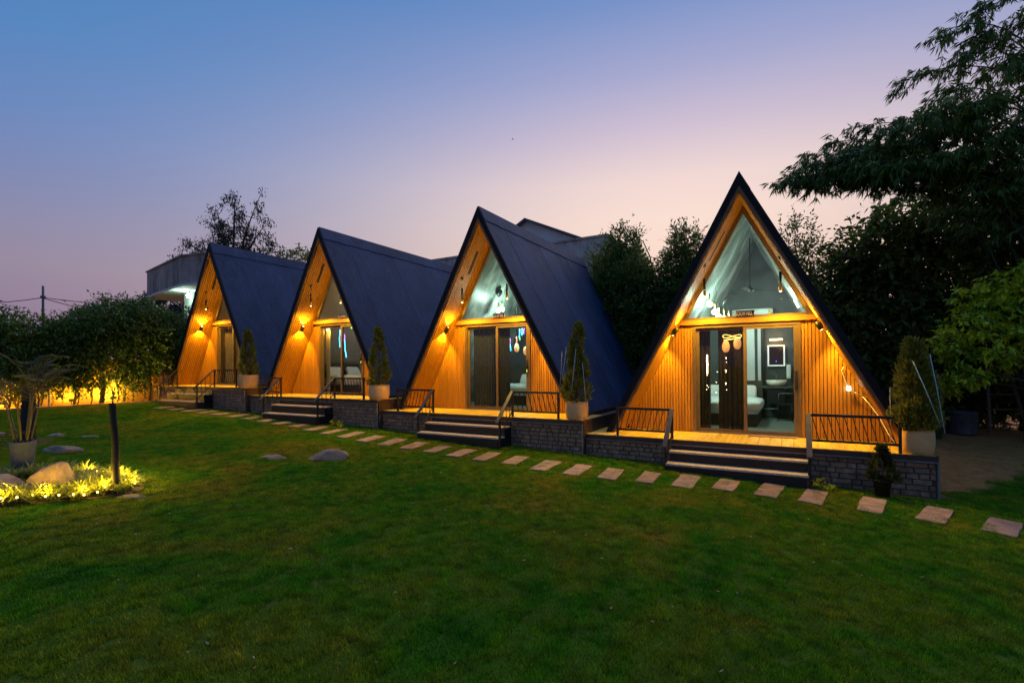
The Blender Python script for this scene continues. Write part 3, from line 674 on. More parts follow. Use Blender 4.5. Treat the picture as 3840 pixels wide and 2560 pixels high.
# ------------------------------------------------------------------ porch decks with stone plinth and steps
DK = ['of the nearest cabin', 'of the second nearest cabin', 'of the third cabin from the right', 'of the leftmost cabin']
SX = [(-1.15, 1.03), (-1.06, 1.14), (-1.17, 1.13), (-1.27, 1.03)]
YF = -0.474
def block_mesh(w, h):
    m = MB(); d, c = 0.022, 0.010
    o = [(0, 0, 0), (w, 0, 0), (w, 0, h), (0, 0, h)]; f = [(c, -d, c), (w - c, -d, c), (w - c, -d, h - c), (c, -d, h - c)]
    return m.add(o + f, [(4, 5, 6, 7), (0, 1, 5, 4), (1, 2, 6, 5), (2, 3, 7, 6), (3, 0, 4, 7)])
WID = [0.10, 0.13, 0.16, 0.2, 0.24, 0.28]
for i in range(4):
    cx, cy, cz = CAB[i]; xl, xr = XL[i], XR[i]; s0, s1 = SX[i]
    root = empty('porch_deck', 'wooden porch deck with stone plinth and steps ' + DK[i], 'deck', (cx, cy, cz), 0, 'porch decks')
    zg = gz(cx + xr) - cz - 0.06
    f = MB(); f.box(xl, xr - 0.002, YF + 0.03, LEN + 0.2, zg - 0.2, -0.032); obj('foundation', f, 'mortar', root)
    nb = int(round((xr - xl) / 0.19)); bw = (xr - xl - 0.02) / nb
    bm_ = None
    for k in range(nb):
        x0 = xl + 0.01 + k * bw
        me = cached(f'deck_board:{round(bw, 4)}', lambda: MB().box(0, bw - 0.006, YF + 0.005, RW - 0.032, -0.030, 0.0))
        obj('deck_board', me, 'deck_wood', root, (x0, 0, 0))
    m = MB(); m.box(xl, xr, YF - 0.032, YF + 0.004, -0.085, -0.004); obj('edge_board', m, 'dark_wood', root)
    m = MB(); m.box(xl, xr + 0.01, YF - 0.04, YF - 0.0, -0.108, -0.086); obj('coping', m, 'trim_grey', root)
    # clad side where the next deck lies lower
    m = MB()
    for k in range(3): m.box(xr - 0.001, xr + 0.018, YF + 0.02, 6.4, -0.115 - k * 0.112, -0.008 - k * 0.112)
    obj('side_board', m, 'dark_wood', root)
    m = MB(); m.box(xr - 0.012, xr + 0.012, YF - 0.045, YF - 0.02, zg, -0.109); obj('corner_strip', m, 'trim_grey', root)
    # low upstand below the eaves with wooden cap
    for s in (-1, 1):
        m = MB(); m.box(*sorted((s * 2.50, s * 2.60)), 0.06, LEN, -0.03, 0.066); obj('eaves_curb', m, 'dark_wood', root)
    rows = 6; zt = -0.110; hh = 0.088
    while zt > zg - 0.02:
        hrow = hh; x = xl + random.uniform(-0.1, 0.0)
        while x < xr - 0.03:
            w_ = random.choice(WID); xa = max(x, xl); xb = min(x + w_, xr - 0.014)
            if xb - xa > 0.05 and not (xa > s0 - 0.0 and xb < s1 + 0.0):
                a, b = xa, xb
                if a < s0 < b: b = s0 - 0.005
                if a < s1 < b: a = s1 + 0.005
                if b - a > 0.04:
                    wq = round(b - a, 2)
                    hq = hrow if random.random() > 0.12 else hrow * 0.5
                    o = obj('stone_block', cached(f'stone_block:{wq}', lambda: block_mesh(wq - 0.008, hh - 0.007)), 'stone_block', root, (a, YF + 0.031 - random.uniform(0, 0.008), zt - hrow))
            x += w_
        zt -= hrow
    # two steps of black granite with pale stone treads
    drop = cz - gz(cx)
    y2, y1 = YF - 0.27, YF - 0.54
    t2, t1 = -drop / 3, -2 * drop / 3
    m = MB(); m.box(s0, s1, y1 + 0.0, YF + 0.029, -drop - 0.25, t1 - 0.032); m.box(s0 + 0.0, s1, y2, YF + 0.0285, t1 - 0.002, t2 - 0.032)
    m.box(s0 + 0.0, s1, YF - 0.012, YF + 0.028, t2 - 0.001, -0.109)
    obj('step_riser', m, 'granite_black', root)
    m = MB(); m.box(s0 - 0.02, s1 + 0.02, y1 - 0.02, y2 - 0.001, t1 - 0.0315, t1); obj('step_tread', m, 'tread_stone', root)
    m = MB(); m.box(s0 - 0.02, s1 + 0.02, y2 - 0.02, YF - 0.013, t2 - 0.0315, t2); obj('step_tread', m, 'tread_stone', root)
    # railings
    for s in (-1, 1):
        xin = (s0 - 0.02) if s < 0 else (s1 + 0.03); xo = -2.24 if s < 0 else 2.29
        side = 'left' if s < 0 else 'right'
        rl = empty('porch_railing', f'black metal railing {side} of the steps {DK[i]}', 'railing', (cx, cy, cz), 0, 'porch railings')
        yr = YF + 0.055; th = 0.02
        for px in (xo, xin):
            m = MB(); m.box(px - th, px + th, yr - th, yr + th, 0.001, 0.53); obj('post', m, 'black_metal', rl)
        yb = y1 + 0.03; zlow = 0.02
        zb_ = -drop - 0.02
        m = MB(); m.box(xin - th, xin + th, yb - th, yb + th, zb_, zlow + 0.02); obj('post', m, 'black_metal', rl)
        a, b = sorted((xo, xin))
        m = MB(); m.box(a - 0.03, b + 0.03, yr - 0.03, yr + 0.03, 0.531, 0.575); obj('top_rail', m, 'black_metal', rl)
        m = MB(); m.box(a + th, b - th, yr - 0.015, yr + 0.015, 0.11, 0.148); obj('bottom_rail', m, 'black_metal', rl)
        # sloping handrail: a flat plate
        ya, za = yr - 0.031, 0.575; yc, zc = yb - 0.12, zlow - 0.07
        m = MB(); hwid = 0.04
        m.add([(xin - hwid, ya, za), (xin + hwid, ya, za), (xin + hwid, yc, zc), (xin - hwid, yc, zc),
               (xin - hwid, ya, za - 0.028), (xin + hwid, ya, za - 0.028), (xin + hwid, yc, zc - 0.028), (xin - hwid, yc, zc - 0.028)],
              [(3, 2, 1, 0), (4, 5, 6, 7), (0, 1, 5, 4), (1, 2, 6, 5), (2, 3, 7, 6), (3, 0, 4, 7)]); obj('handrail', m, 'rail_plate', rl)
        sl_ = (za - zc) / (ya - yc)
        m = MB(); m.tube([(xin, yr - 0.02, 0.13), (xin, yb + 0.02, 0.13 + (yb - yr + 0.04) * sl_)], 0.014, 4, True, False); obj('lower_rail', m, 'black_metal', rl)
        for k in range(3):
            q = (k + 1) / 4; yy = yr + (yb - yr) * q
            m = MB(); m.tube([(xin, yy, 0.13 + (yy - yr) * sl_), (xin, yy, za - 0.02 + (yy - ya) * sl_)], 0.008, 4, True, False); obj('rod', m, 'black_metal', rl)
        nrod = int((b - a) / 0.115)
        for k in range(nrod):
            x0 = a + 0.05 + (b - a - 0.1) * (k + 0.5) / nrod; dx = 0.05 * (-s)
            m = MB(); m.tube([(x0 + dx, yr, 0.533), (x0 - dx, yr, 0.143)], 0.0085, 4, True, False); obj('rod', m, 'black_metal', rl)

# ------------------------------------------------------------------ outside lamps of the cabins
CN = ['nearest cabin', 'second nearest cabin', 'third cabin from the right', 'leftmost cabin']
ang = math.atan2(1, KS)                     # lean of the slope from the vertical
for i, (cx, cy, cz) in enumerate(CAB):
    for s in (-1, 1):
        side = 'left' if s < 0 else 'right'
        z = 2.13; x = s * (hw(4.636, z))
        sc = empty('wall_sconce', f'glowing sconce on the {side} porch slope of the {CN[i]}', 'lamp', (cx + x, cy + 0.40, cz + z), 0, 'porch sconces')
        sc.rotation_euler = (0, -s * ang, 0)     # its axis lies along the slope
        ox = -s * 0.055
        m = MB(); m.lathe([(0.001, -0.085), (0.042, -0.085), (0.042, 0.085), (0.036, 0.085), (0.036, 0.06), (0.001, 0.06)], 14, (ox, 0, 0)); obj('housing', m, 'black_metal', sc)
        m = MB(); m.box(*sorted((-s * 0.002, -s * 0.03)), -0.03, 0.03, -0.05, 0.05); obj('bracket', m, 'black_metal', sc)
        m = MB(); m.lathe([(0.001, 0.061), (0.034, 0.061), (0.03, 0.075), (0.001, 0.082)], 12, (ox, 0, 0)); obj('bulb', m, 'bulb_warm', sc)
        m = MB(); m.lathe([(0.001, -0.092), (0.030, -0.086), (0.034, -0.0855), (0.001, -0.0855)], 12, (ox, 0, 0)); obj('bulb', m, 'bulb_warm', sc)
        lamp('SPOT', sc, (ox, 0, 0.10), 120, WARM, 0.02, 110, 0.5, (0.12 * s, 0, 1))
        lamp('SPOT', sc, (ox, 0, -0.105), 150, WARM, 0.02, 115, 0.5, (0.12 * s, 0, -1))
        # pendant cylinder
        px = s * 0.66; pz = 2.76
        pd = empty('pendant_lamp', f'slim gold-tipped pendant lamp hanging {side} in the porch of the {CN[i]}', 'lamp', (cx + px, cy + 0.24, cz + pz), 0, 'porch pendants')
        top = 4.636 - KS * abs(px) - pz
        m = MB(); m.lathe([(0.001, 0.13), (0.024, 0.13), (0.024, 0.36), (0.001, 0.36)], 12); obj('stem', m, 'black_metal', pd)
        m = MB(); m.lathe([(0.016, 0.005), (0.027, 0.0), (0.027, 0.129), (0.016, 0.129)], 12); obj('collar', m, 'gold', pd)
        m = MB(); m.sphere((0, 0, 0.005), 0.02, 10, 6); obj('bulb', m, 'bulb_warm', pd)
        m = MB(); m.tube([(0, 0, 0.36), (0, 0, top)], 0.004, 4); m.lathe([(0.001, top - 0.03), (0.035, top - 0.03), (0.035, top + 0.04)], 12); obj('cord', m, 'black_metal', pd)
        lamp('SPOT', pd, (0, 0, -0.03), 240, WARM, 0.03, 150, 0.6, (0, 0, -1))

# ------------------------------------------------------------------ room signs
def text_mesh(body, size, sx=1.0, bold=0.0, depth=0.002):
    cu = bpy.data.curves.new('lettering', 'FONT'); cu.body = body; cu.size = size; cu.align_x = 'CENTER'; cu.align_y = 'CENTER'
    cu.offset = bold; cu.extrude = depth; cu.resolution_u = 3
    ob = bpy.data.objects.new('lettering', cu); C.objects.link(ob)
    dg = bpy.context.evaluated_depsgraph_get(); me = bpy.data.meshes.new_from_object(ob.evaluated_get(dg))
    bpy.data.objects.remove(ob)
    for v in me.vertices: v.co.x *= sx
    return me
SIGN = [(-0.805, 10.892, 3.012), (-6.52, 10.752, 3.29), (-12.13, 10.596, 3.59)]
for i, loc in enumerate(SIGN):
    sg = empty('room_sign', f'navy sign plate reading ROOM NO. {i + 1} on the ' + CN[i], 'sign', loc, 0, 'room number signs')
    obj('plate', MB().box(-0.172, 0.172, -0.006, 0.006, -0.064, 0.064), 'sign_navy', sg)
    obj('lettering', text_mesh(f'ROOM NO. {i + 1}', 0.112, 0.55, 0.0035), 'sign_cream', sg, (0, -0.0085, 0), (R(90), 0, 0))

# ------------------------------------------------------------------ inside the cabins
def curtain(name, label, x0, x1, y, z0, z1, mat, folds=9, amp=0.035):
    n = folds * 8; m = MB(); vs = []
    for j in range(7):
        q = j / 6
        for k in range(n + 1):
            u = k / n; x = x0 + (x1 - x0) * u
            vs.append((x, amp * math.sin(u * folds * 2 * math.pi + 0.5 * math.sin(u * 7)) * (0.55 + 0.45 * (1 - q)) + 0.008 * math.sin(9 * u + 4 * q), z0 + (z1 - z0) * q))
    m.add(vs, [(j * (n + 1) + k, j * (n + 1) + k + 1, (j + 1) * (n + 1) + k + 1, (j + 1) * (n + 1) + k) for j in range(6) for k in range(n)], True)
    root = empty(name, label, 'curtain', (0, y, 0), 0, 'cabin curtains')
    obj('fabric', m, mat, root)
    r = MB(); r.tube([(x0 - 0.05, 0, z1 + 0.02), (x1 + 0.05, 0, z1 + 0.02)], 0.012, 8); obj('rod', r, 'black_metal', root)
    return root
def soft_box(x0, x1, y0, y1, z0, z1, r=0.08, puff=0.02, n=10):
    """a padded block: rounded edges and a slightly uneven top"""
    bm = bmesh.new(); bmesh.ops.create_cube(bm, size=1.0)
    bmesh.ops.subdivide_edges(bm, edges=bm.edges[:], cuts=n, use_grid_fill=True)
    sx, sy, sz = (x1 - x0), (y1 - y0), (z1 - z0)
    m = MB(); bm.verts.ensure_lookup_table()
    vs = []
    for v in bm.verts:
        p = Vector((v.co.x * sx, v.co.y * sy, v.co.z * sz)); h = Vector((sx / 2 - r, sy / 2 - r, sz / 2 - r))
        c = Vector((max(-h.x, min(h.x, p.x)), max(-h.y, min(h.y, p.y)), max(-h.z, min(h.z, p.z))))
        d = p - c
        if d.length > 1e-6: p = c + d.normalized() * r
        w = puff * (math.sin(p.x * 9 + p.y * 5) * math.cos(p.y * 11 - p.z * 7))
        nn = Vector((p.x / sx, p.y / sy, p.z / sz)).normalized(); p += nn * w
        vs.append((p.x + (x0 + x1) / 2, p.y + (y0 + y1) / 2, p.z + (z0 + z1) / 2))
    m.add(vs, [tuple(v.index for v in f.verts) for f in bm.faces], True); bm.free(); return m
def bed(label, x0, x1, y0, y1, z, rz=0.0):
    b = empty('bed', label, 'bed', ((x0 + x1) / 2, (y0 + y1) / 2, z), rz, 'cabin beds')
    w, l = (x1 - x0) / 2, (y1 - y0) / 2
    obj('base', MB().box(-w + 0.03, w - 0.03, -l + 0.03, l - 0.03, 0.0, 0.26), 'bed_base', b)
    obj('mattress', soft_box(-w, w, -l, l, 0.262, 0.46, 0.05, 0.004), 'linen', b)
    obj('duvet', soft_box(-w - 0.04, w + 0.05, -l - 0.05, l - 0.45, 0.33, 0.58, 0.10, 0.022, 14), 'linen', b)
    obj('headboard', MB().box(-w, w, l + 0.005, l + 0.07, 0.0, 0.98), 'bed_base', b)
    for k in (-1, 1):
        p = obj('pillow', soft_box(-0.3, 0.3, -0.09, 0.09, -0.2, 0.2, 0.085, 0.012, 8), 'linen', b, (k * w * 0.48, l - 0.17, 0.68), (R(-28), 0, R(4 * k)))
    return b
def globes(label, x, y, zdisc, items, mat='bulb_white', slope=None):
    g = empty('globe_pendant', label, 'lamp', (x, y, zdisc), 0, 'globe pendants')
    rot = (0, slope, 0) if slope else (0, 0, 0)
    m = MB(); m.lathe([(0.001, -0.012), (0.11, -0.012), (0.11, 0.012), (0.001, 0.012)], 20); obj('ceiling_plate', m, 'black_metal', g, (0, 0, 0), rot)
    for dx, dy, dz in items:
        m = MB(); m.sphere((dx, dy, dz), 0.066, 16, 10); obj('globe', m, mat, g)
        m = MB(); m.lathe([(0.001, 0.07), (0.018, 0.07), (0.018, 0.24), (0.001, 0.24)], 10, (dx, dy, dz)); obj('stem', m, 'gold', g)
        m = MB(); m.tube([(dx, dy, dz + 0.24), (dx * 0.6, dy * 0.6, -0.01)], 0.003, 4); obj('cord', m, 'black_metal', g)
    return g
COLD = (0.64, 1.0, 0.80)
# --- ROOM NO. 1
ox, oy, oz = CAB[0]
g = globes('cluster of glowing white globes left in the ROOM NO. 1 cabin', -1.60, 12.2, 3.82, [(-0.05, 0, -0.42), (0.05, 0.05, -0.60), (0.14, -0.05, -0.74)], slope=R(-62))
lamp('POINT', g, (0.18, 0, -0.55), 85, COLD, 0.08)
g = globes('second smaller globe cluster behind the first in the ROOM NO. 1 cabin', -1.36, 12.5, 3.48, [(-0.02, 0, -0.40), (0.08, 0.04, -0.46)], slope=R(-62))
lamp('POINT', g, (0.25, 0.1, -0.38), 50, COLD, 0.08)
fan = empty('ceiling_fan', 'black three-bladed ceiling fan high inside the ROOM NO. 1 cabin', 'fan', (-0.85, 13.0, 3.72))
m = MB(); m.lathe([(0.001, 0), (0.05, 0.0), (0.09, 0.03), (0.085, 0.07), (0.03, 0.12), (0.012, 0.2), (0.012, 1.30)], 16); obj('motor', m, 'black_metal', fan)
for k in range(3):
    q = R(20 + 120 * k); m = MB(); m.box(0.08, 0.56, -0.055, 0.055, 0.04, 0.05); obj('blade', m, 'black_metal', fan, (0, 0, 0), (R(8), 0, q))
ac = empty('air_conditioner', 'white wall air conditioner behind the ROOM NO. 1 sign', 'appliance', (-0.90, 14.50, 3.34))
obj('case', soft_box(-0.49, 0.49, -0.10, 0.10, -0.13, 0.13, 0.035, 0.0, 4), 'white_plastic', ac)
obj('energy_label', MB().box(0.37, 0.44, -0.104, -0.101, -0.06, 0.07), 'label_yellow', ac)
obj('star_label', MB().box(0.38, 0.43, -0.1055, -0.1045, 0.04, 0.062), 'label_red', ac)
obj('outlet_flap', MB().box(-0.42, 0.42, -0.103, -0.09, -0.135, -0.125), 'trim_grey', ac)
tube = empty('tube_light', 'bright white tube light on the right slope inside the ROOM NO. 1 cabin', 'lamp', (0.02, 12.3, 3.42))
m = MB(); m.tube([(-0.03, 0, 0.24), (0.04, 0, 0.08)], 0.02, 8); m.tube([(0.045, 0, -0.04), (0.12, 0, -0.2)], 0.02, 8); obj('tube', m, 'bulb_white', tube)
lamp('POINT', tube, (-0.25, 0.9, 0.1), 26, (0.85, 1.0, 0.92), 0.1)
bed('white bed seen through the door of the ROOM NO. 1 cabin', -2.35, -0.66, 12.2, 14.35, oz + 0.012)
cu = curtain('door_curtain', 'dark brown curtain behind the left pane of the ROOM NO. 1 door', -1.36, -0.84, 11.27, oz + 0.03, oz + 2.16, 'curtain_dark', 6)
cu2 = curtain('door_curtain', 'dark curtain bunched at the left edge of the ROOM NO. 1 door', -1.82, -1.52, 11.27, oz + 0.03, oz + 2.159, 'curtain_dark', 4)
m = empty('partition', 'white and grey upright panels in the ROOM NO. 1 cabin', 'partition', (-0.87, 14.52, oz + 0.014))
obj('panel', MB().box(-0.17, 0.02, -0.06, 0.02, 0, 2.55), 'white_paint', m); obj('panel', MB().box(0.025, 0.085, -0.05, 0.02, 0, 2.55), 'back_wall', m)
obj('panel', MB().box(0.09, 0.165, -0.06, 0.02, 0, 2.55), 'white_paint', m); obj('panel', MB().box(0.17, 0.23, -0.05, 0.02, 0, 2.55), 'black_metal', m)
mi = empty('bathroom_mirror', 'square framed mirror above the basin in the ROOM NO. 1 cabin', 'mirror', (-0.35, 14.53, 2.22))
obj('glass', MB().box(-0.165, 0.165, -0.012, 0.0, -0.24, 0.24), 'mirror_glass', mi)
fr_ = MB(); fr_.box(-0.2, -0.166, -0.02, 0.0, -0.275, 0.275); fr_.box(0.166, 0.2, -0.02, 0.0, -0.275, 0.275); fr_.box(-0.166, 0.166, -0.02, 0.0, 0.241, 0.275); fr_.box(-0.166, 0.166, -0.02, 0.0, -0.275, -0.241)
obj('frame', fr_, 'mirror_led', mi)
m_ = MB(); m_.sphere((-0.0, -0.018, -0.15), 0.012, 8, 6); obj('touch_light', m_, 'led_blue', mi)
ml = empty('mirror_lamp', 'warm bar lamp above the bathroom mirror in the ROOM NO. 1 cabin', 'lamp', (-0.35, 14.50, 2.64))
m_ = MB(); m_.tube([(-0.15, 0, 0), (0.15, 0, 0)], 0.022, 8); obj('tube', m_, 'strip_warm', ml); obj('bracket', MB().box(-0.05, 0.05, 0.0, 0.05, -0.03, 0.03), 'black_metal', ml)
lamp('POINT', ml, (0, -0.08, -0.02), 7, (1, 0.55, 0.18), 0.06)
ba = empty('wash_basin', 'white bowl basin on a counter in the ROOM NO. 1 cabin', 'basin', (-0.35, 14.28, 1.44))
m_ = MB(); m_.lathe([(0.001, 0.0), (0.17, 0.0), (0.21, 0.05), (0.245, 0.15), (0.235, 0.15), (0.2, 0.06), (0.16, 0.02), (0.001, 0.02)], 28); obj('bowl', m_, 'ceramic', ba)
obj('counter', MB().box(-0.34, 0.34, -0.22, 0.24, -0.05, -0.001), 'back_wall', ba)
obj('cabinet', MB().box(-0.2, 0.2, -0.18, 0.24, -0.45, -0.051), 'black_metal', ba)
m_ = MB(); m_.tube([(0, 0.2, 0), (0, 0.2, 0.26), (0, 0.12, 0.28), (0, 0.08, 0.24)], 0.012, 8); obj('tap', m_, 'trim_grey', ba)
tw_ = empty('towel_ring', 'white towel hanging right of the basin in the ROOM NO. 1 cabin', 'towel', (-0.07, 14.45, 1.98))
obj('towel', soft_box(-0.05, 0.05, -0.02, 0.02, -0.36, 0.0, 0.018, 0.006, 6), 'towel', tw_)
m_ = MB(); m_.tube([(-0.07, 0.03, 0.02), (0.07, 0.03, 0.02)], 0.008, 6); obj('bar', m_, 'trim_grey', tw_)
ch = empty('metal_chair', 'dark chair with pale frame below the basin in the ROOM NO. 1 cabin', 'chair', (-0.30, 13.75, oz + 0.014))
m_ = MB(); m_.tube([(-0.02, 0, 0.30), (0.02, 0, 0.68), (0.32, 0, 0.68)], 0.014, 6); m_.tube([(-0.32, 0, 0.29), (-0.02, 0, 0.30)], 0.014, 6); obj('frame', m_, 'trim_grey', ch)
m_ = MB(); m_.box(-0.02, 0.32, 0.0, 0.35, 0.38, 0.42); obj('seat', m_, 'black_metal', ch)
for q in ((0.0, 0.02), (0.3, 0.02), (0.0, 0.33), (0.3, 0.33)):
    m_ = MB(); m_.tube([(q[0], q[1], 0), (q[0], q[1], 0.38)], 0.012, 6); obj('leg', m_, 'black_metal', ch)
def amber(label, x, y, z, group='amber shades', z1=None):
    a = empty('amber_shade', label, 'lamp', (x, y, z), 0, group)
    m = MB(); m.lathe([(0.02, 0.13), (0.05, 0.11), (0.075, 0.03), (0.07, -0.05), (0.045, -0.10), (0.02, -0.11)], 16); obj('shade', m, 'shade_amber', a)
    m = MB(); m.tube([(0, 0, 0.12), (0, 0, (z1 or z + 0.5) - z)], 0.004, 4); obj('cord', m, 'black_metal', a); return a
amber('left amber glass lamp shade behind the ROOM NO. 1 door', -1.19, 11.08, 2.36, z1=2.74)
amber('right amber glass lamp shade behind the ROOM NO. 1 door', -0.97, 11.08, 2.42, z1=2.74)
rg = empty('neon_ring', 'golden looped neon lamp hanging behind the ROOM NO. 1 door', 'lamp', (-1.02, 11.09, 2.58))
m = MB(); m.tube([(0.18 * math.cos(q) - 0.05, 0.08 * math.sin(q), 0.03 * math.sin(2 * q)) for q in np.linspace(0, 2 * math.pi, 28)], 0.006, 6); obj('tube', m, 'neon_gold', rg)
m = MB(); m.tube([(0.16 * math.cos(q) - 0.05, 0.07 * math.sin(q), -0.06 + 0.02 * math.cos(q)) for q in np.linspace(0, 2 * math.pi, 28)], 0.006, 6); obj('tube', m, 'neon_gold', rg)
m = MB(); m.tube([(-0.05, 0.02, 0.15), (-0.05, 0.08, 0.03)], 0.003, 4); obj('cord', m, 'black_metal', rg)
st = empty('reflection_dots', 'warm dots standing in for lights reflected in the left ROOM NO. 1 door pane', 'lights', (-1.45, 11.03, 1.9))  # glowing strands added inside, in place of garden lights mirrored by the glass
m = MB(); m.tube([(-0.10, 0, 0.30 - 0.05 * k) for k in range(9)], 0.013, 6); obj('tube', m, 'strip_warm', st)
for k in range(24):
    x, z = (rng.choice([-0.27, -0.08, 0.08, 0.27]) + rng.normal() * 0.02, 0.25 - rng.uniform(0, 0.75))
    m = MB(); m.sphere((x, 0, z), 0.0075, 6, 4); obj('bulb', m, 'strip_warm', st)
m = MB()
for x in (-0.27, -0.08, 0.08, 0.27): m.tube([(x, 0.004, 0.3), (x + 0.01, 0.004, -0.1), (x, 0.004, -0.55)], 0.0015, 3)
obj('cable', m, 'wire', st)
mt = empty('door_mat', 'tan doormat lying on the porch before the ROOM NO. 1 door', 'mat', (-0.34, 10.74, oz))
obj('mat', MB().box(-0.42, 0.42, -0.09, 0.1, 0.001, 0.016), 'doormat', mt)

# --- ROOM NO. 2
ox, oy, oz = CAB[1]
g = globes('pair of glowing white globes hanging in the ROOM NO. 2 cabin', -7.25, 12.0, 4.09, [(-0.05, 0, -0.50), (0.06, 0.03, -0.45), (0.03, -0.05, -0.84)], slope=R(-62))
lamp('POINT', g, (0.2, 0.1, -0.5), 95, COLD, 0.08)
bed('white bed behind the right pane of the ROOM NO. 2 door', -7.9, -6.2, 12.3, 14.3, oz + 0.012)
curtain('door_curtain', 'grey curtain behind the left pane of the ROOM NO. 2 door', -7.46, -6.72, 10.98, oz + 0.03, oz + 2.16, 'curtain_grey', 9)
curtain('door_curtain', 'dark narrow curtain at mid door of the ROOM NO. 2 cabin', -6.66, -6.34, 10.99, oz + 0.03, oz + 2.159, 'curtain_grey', 6)
amber('left amber lamp shade behind the right pane of ROOM NO. 2', -6.87, 12.3, 2.52, z1=4.9)
amber('right amber lamp shade behind the right pane of ROOM NO. 2', -6.60, 12.35, 2.43, z1=5.2)
def neon(label, x, y, z, pts, mats, cat='neon light'):
    n = empty('neon_strip', label, cat, (x, y, z), 0, 'neon strips')
    for (a, b), mt_ in zip(zip(pts[:-1], pts[1:]), mats):
        m = MB(); m.tube([a, ((a[0] + b[0]) / 2 + 0.008, 0, (a[2] + b[2]) / 2), b], 0.016, 6); obj('tube', m, mt_, n)
    return n
yb_ = 12.2
from_px = [('violet neon strip left inside the ROOM NO. 2 cabin', -7.04, 2.62, [(0, 0, 0.18), (0.0, 0, 0), (0.03, 0, -0.18)], ['neon_violet', 'neon_cyan']),
           ('red and green neon strip inside the ROOM NO. 2 cabin', -6.82, 2.66, [(0, 0, 0.18), (0.0, 0, 0), (0.05, 0, -0.17)], ['neon_red', 'neon_green']),
           ('cyan neon strip high inside the ROOM NO. 2 cabin', -6.73, 2.90, [(0.02, 0, 0.16), (0, 0, -0.06), (0.02, 0, -0.16)], ['neon_cyan', 'neon_green']),
           ('short blue neon strip near the right of ROOM NO. 2', -6.645, 2.97, [(0.01, 0, 0.1), (0, 0, 0), (0.0, 0, -0.1)], ['neon_cyan', 'neon_cyan']),
           ('short violet neon strip at the far right of ROOM NO. 2', -6.59, 2.98, [(0.03, 0, 0.09), (0.0, 0, 0.03), (0.0, 0, -0.08)], ['neon_violet', 'neon_violet'])]
for lb, x, z, pts, ms in from_px: neon(lb, x, yb_, z, pts, ms)
dl = empty('downlight', 'small warm downlight on the left slope inside the ROOM NO. 2 cabin', 'lamp', (-7.78, 11.8, 3.80)); dl.rotation_euler = (0, R(62), 0)
m = MB(); m.lathe([(0.001, -0.02), (0.045, -0.02), (0.05, 0.01)], 14); obj('disc', m, 'bulb_warm', dl)

# --- ROOM NO. 3
ox, oy, oz = CAB[2]
dl = empty('downlight', 'round warm downlight inside the gable of the ROOM NO. 3 cabin', 'lamp', (-12.62, 11.6, 4.60)); dl.rotation_euler = (0, R(62), 0)
m = MB(); m.lathe([(0.001, -0.02), (0.05, -0.02), (0.055, 0.01)], 14); obj('disc', m, 'bulb_warm', dl)
lamp('POINT', dl, (0.0, 0, -0.35), 26, (1, 0.82, 0.55), 0.1)
w3 = empty('ceiling_globe', 'soft white ceiling globe deep inside the ROOM NO. 3 cabin', 'lamp', (-12.2, 13.0, 4.2))
m = MB(); m.sphere((0, 0, 0), 0.09, 14, 8); obj('globe', m, 'bulb_white', w3); m = MB(); m.tube([(0, 0, 0.09), (0, 0, 1.4)], 0.005, 4); obj('cord', m, 'black_metal', w3)
lamp('POINT', w3, (0.15, -0.1, -0.2), 34, (0.9, 1.0, 0.88), 0.12)
bed('white bed with pillows inside the ROOM NO. 3 cabin', -13.85, -12.15, 11.15, 13.05, oz + 0.012, R(90))
neon('long cyan neon wave left of the door bar in ROOM NO. 3', -13.06, 11.3, 2.97, [(0.02, 0, 0.29), (-0.02, 0, 0), (0.0, 0, -0.30)], ['neon_cyan', 'neon_cyan'])
neon('cyan neon wave with violet top right of the bar in ROOM NO. 3', -12.83, 11.3, 2.70, [(0.0, 0, 0.40), (0.0, 0, 0.22), (0.02, 0, -0.12), (0.08, 0, -0.37)], ['neon_violet', 'neon_cyan', 'neon_cyan'])
curtain('door_curtain', 'tan curtain drawn aside at the left of the ROOM NO. 3 door', -13.12, -12.99, 10.82, oz + 0.03, oz + 2.16, 'curtain_beige', 4)
curtain('door_curtain', 'white sheer strip beside the tan curtain in ROOM NO. 3', -12.985, -12.95, 10.82, oz + 0.03, oz + 2.15, 'white_paint', 1, 0.01)
dl = empty('downlight', 'warm round lamp at the door head of the ROOM NO. 3 cabin', 'lamp', (-12.95, 10.72, oz + 2.06))
m = MB(); m.lathe([(0.001, -0.015), (0.04, -0.015), (0.045, 0.02)], 14); obj('disc', m, 'bulb_warm', dl); lamp('POINT', dl, (0, 0.02, -0.06), 5, WARM, 0.04)
lm = empty('neon_spot', 'small lime glow at the top right of the ROOM NO. 3 door', 'light', (-12.28, 11.1, oz + 2.13))
m = MB(); m.sphere((0, 0, 0), 0.03, 10, 6); obj('bulb', m, 'led_lime', lm); m = MB(); m.tube([(0, 0, 0.03), (0, 0, 0.2)], 0.004, 4); obj('cord', m, 'wire', lm)

# --- the leftmost cabin: beige curtains, warm light
ox, oy, oz = CAB[3]
curtain('door_curtain', 'beige curtains drawn across the door of the leftmost cabin', -18.66, -16.86, 10.72, oz + 0.03, oz + 2.16, 'curtain_beige', 18)
cl4 = empty('ceiling_globe', 'warm ceiling globe inside the leftmost cabin', 'lamp', (-17.755, 12.2, 4.3))
m = MB(); m.sphere((0, 0, 0), 0.09, 14, 8); obj('globe', m, 'bulb_warm', cl4); m = MB(); m.tube([(0, 0, 0.09), (0, 0, 1.5)], 0.005, 4); obj('cord', m, 'black_metal', cl4)
lamp('POINT', cl4, (0.1, -0.1, -0.15), 24, (1, 0.75, 0.4), 0.1)

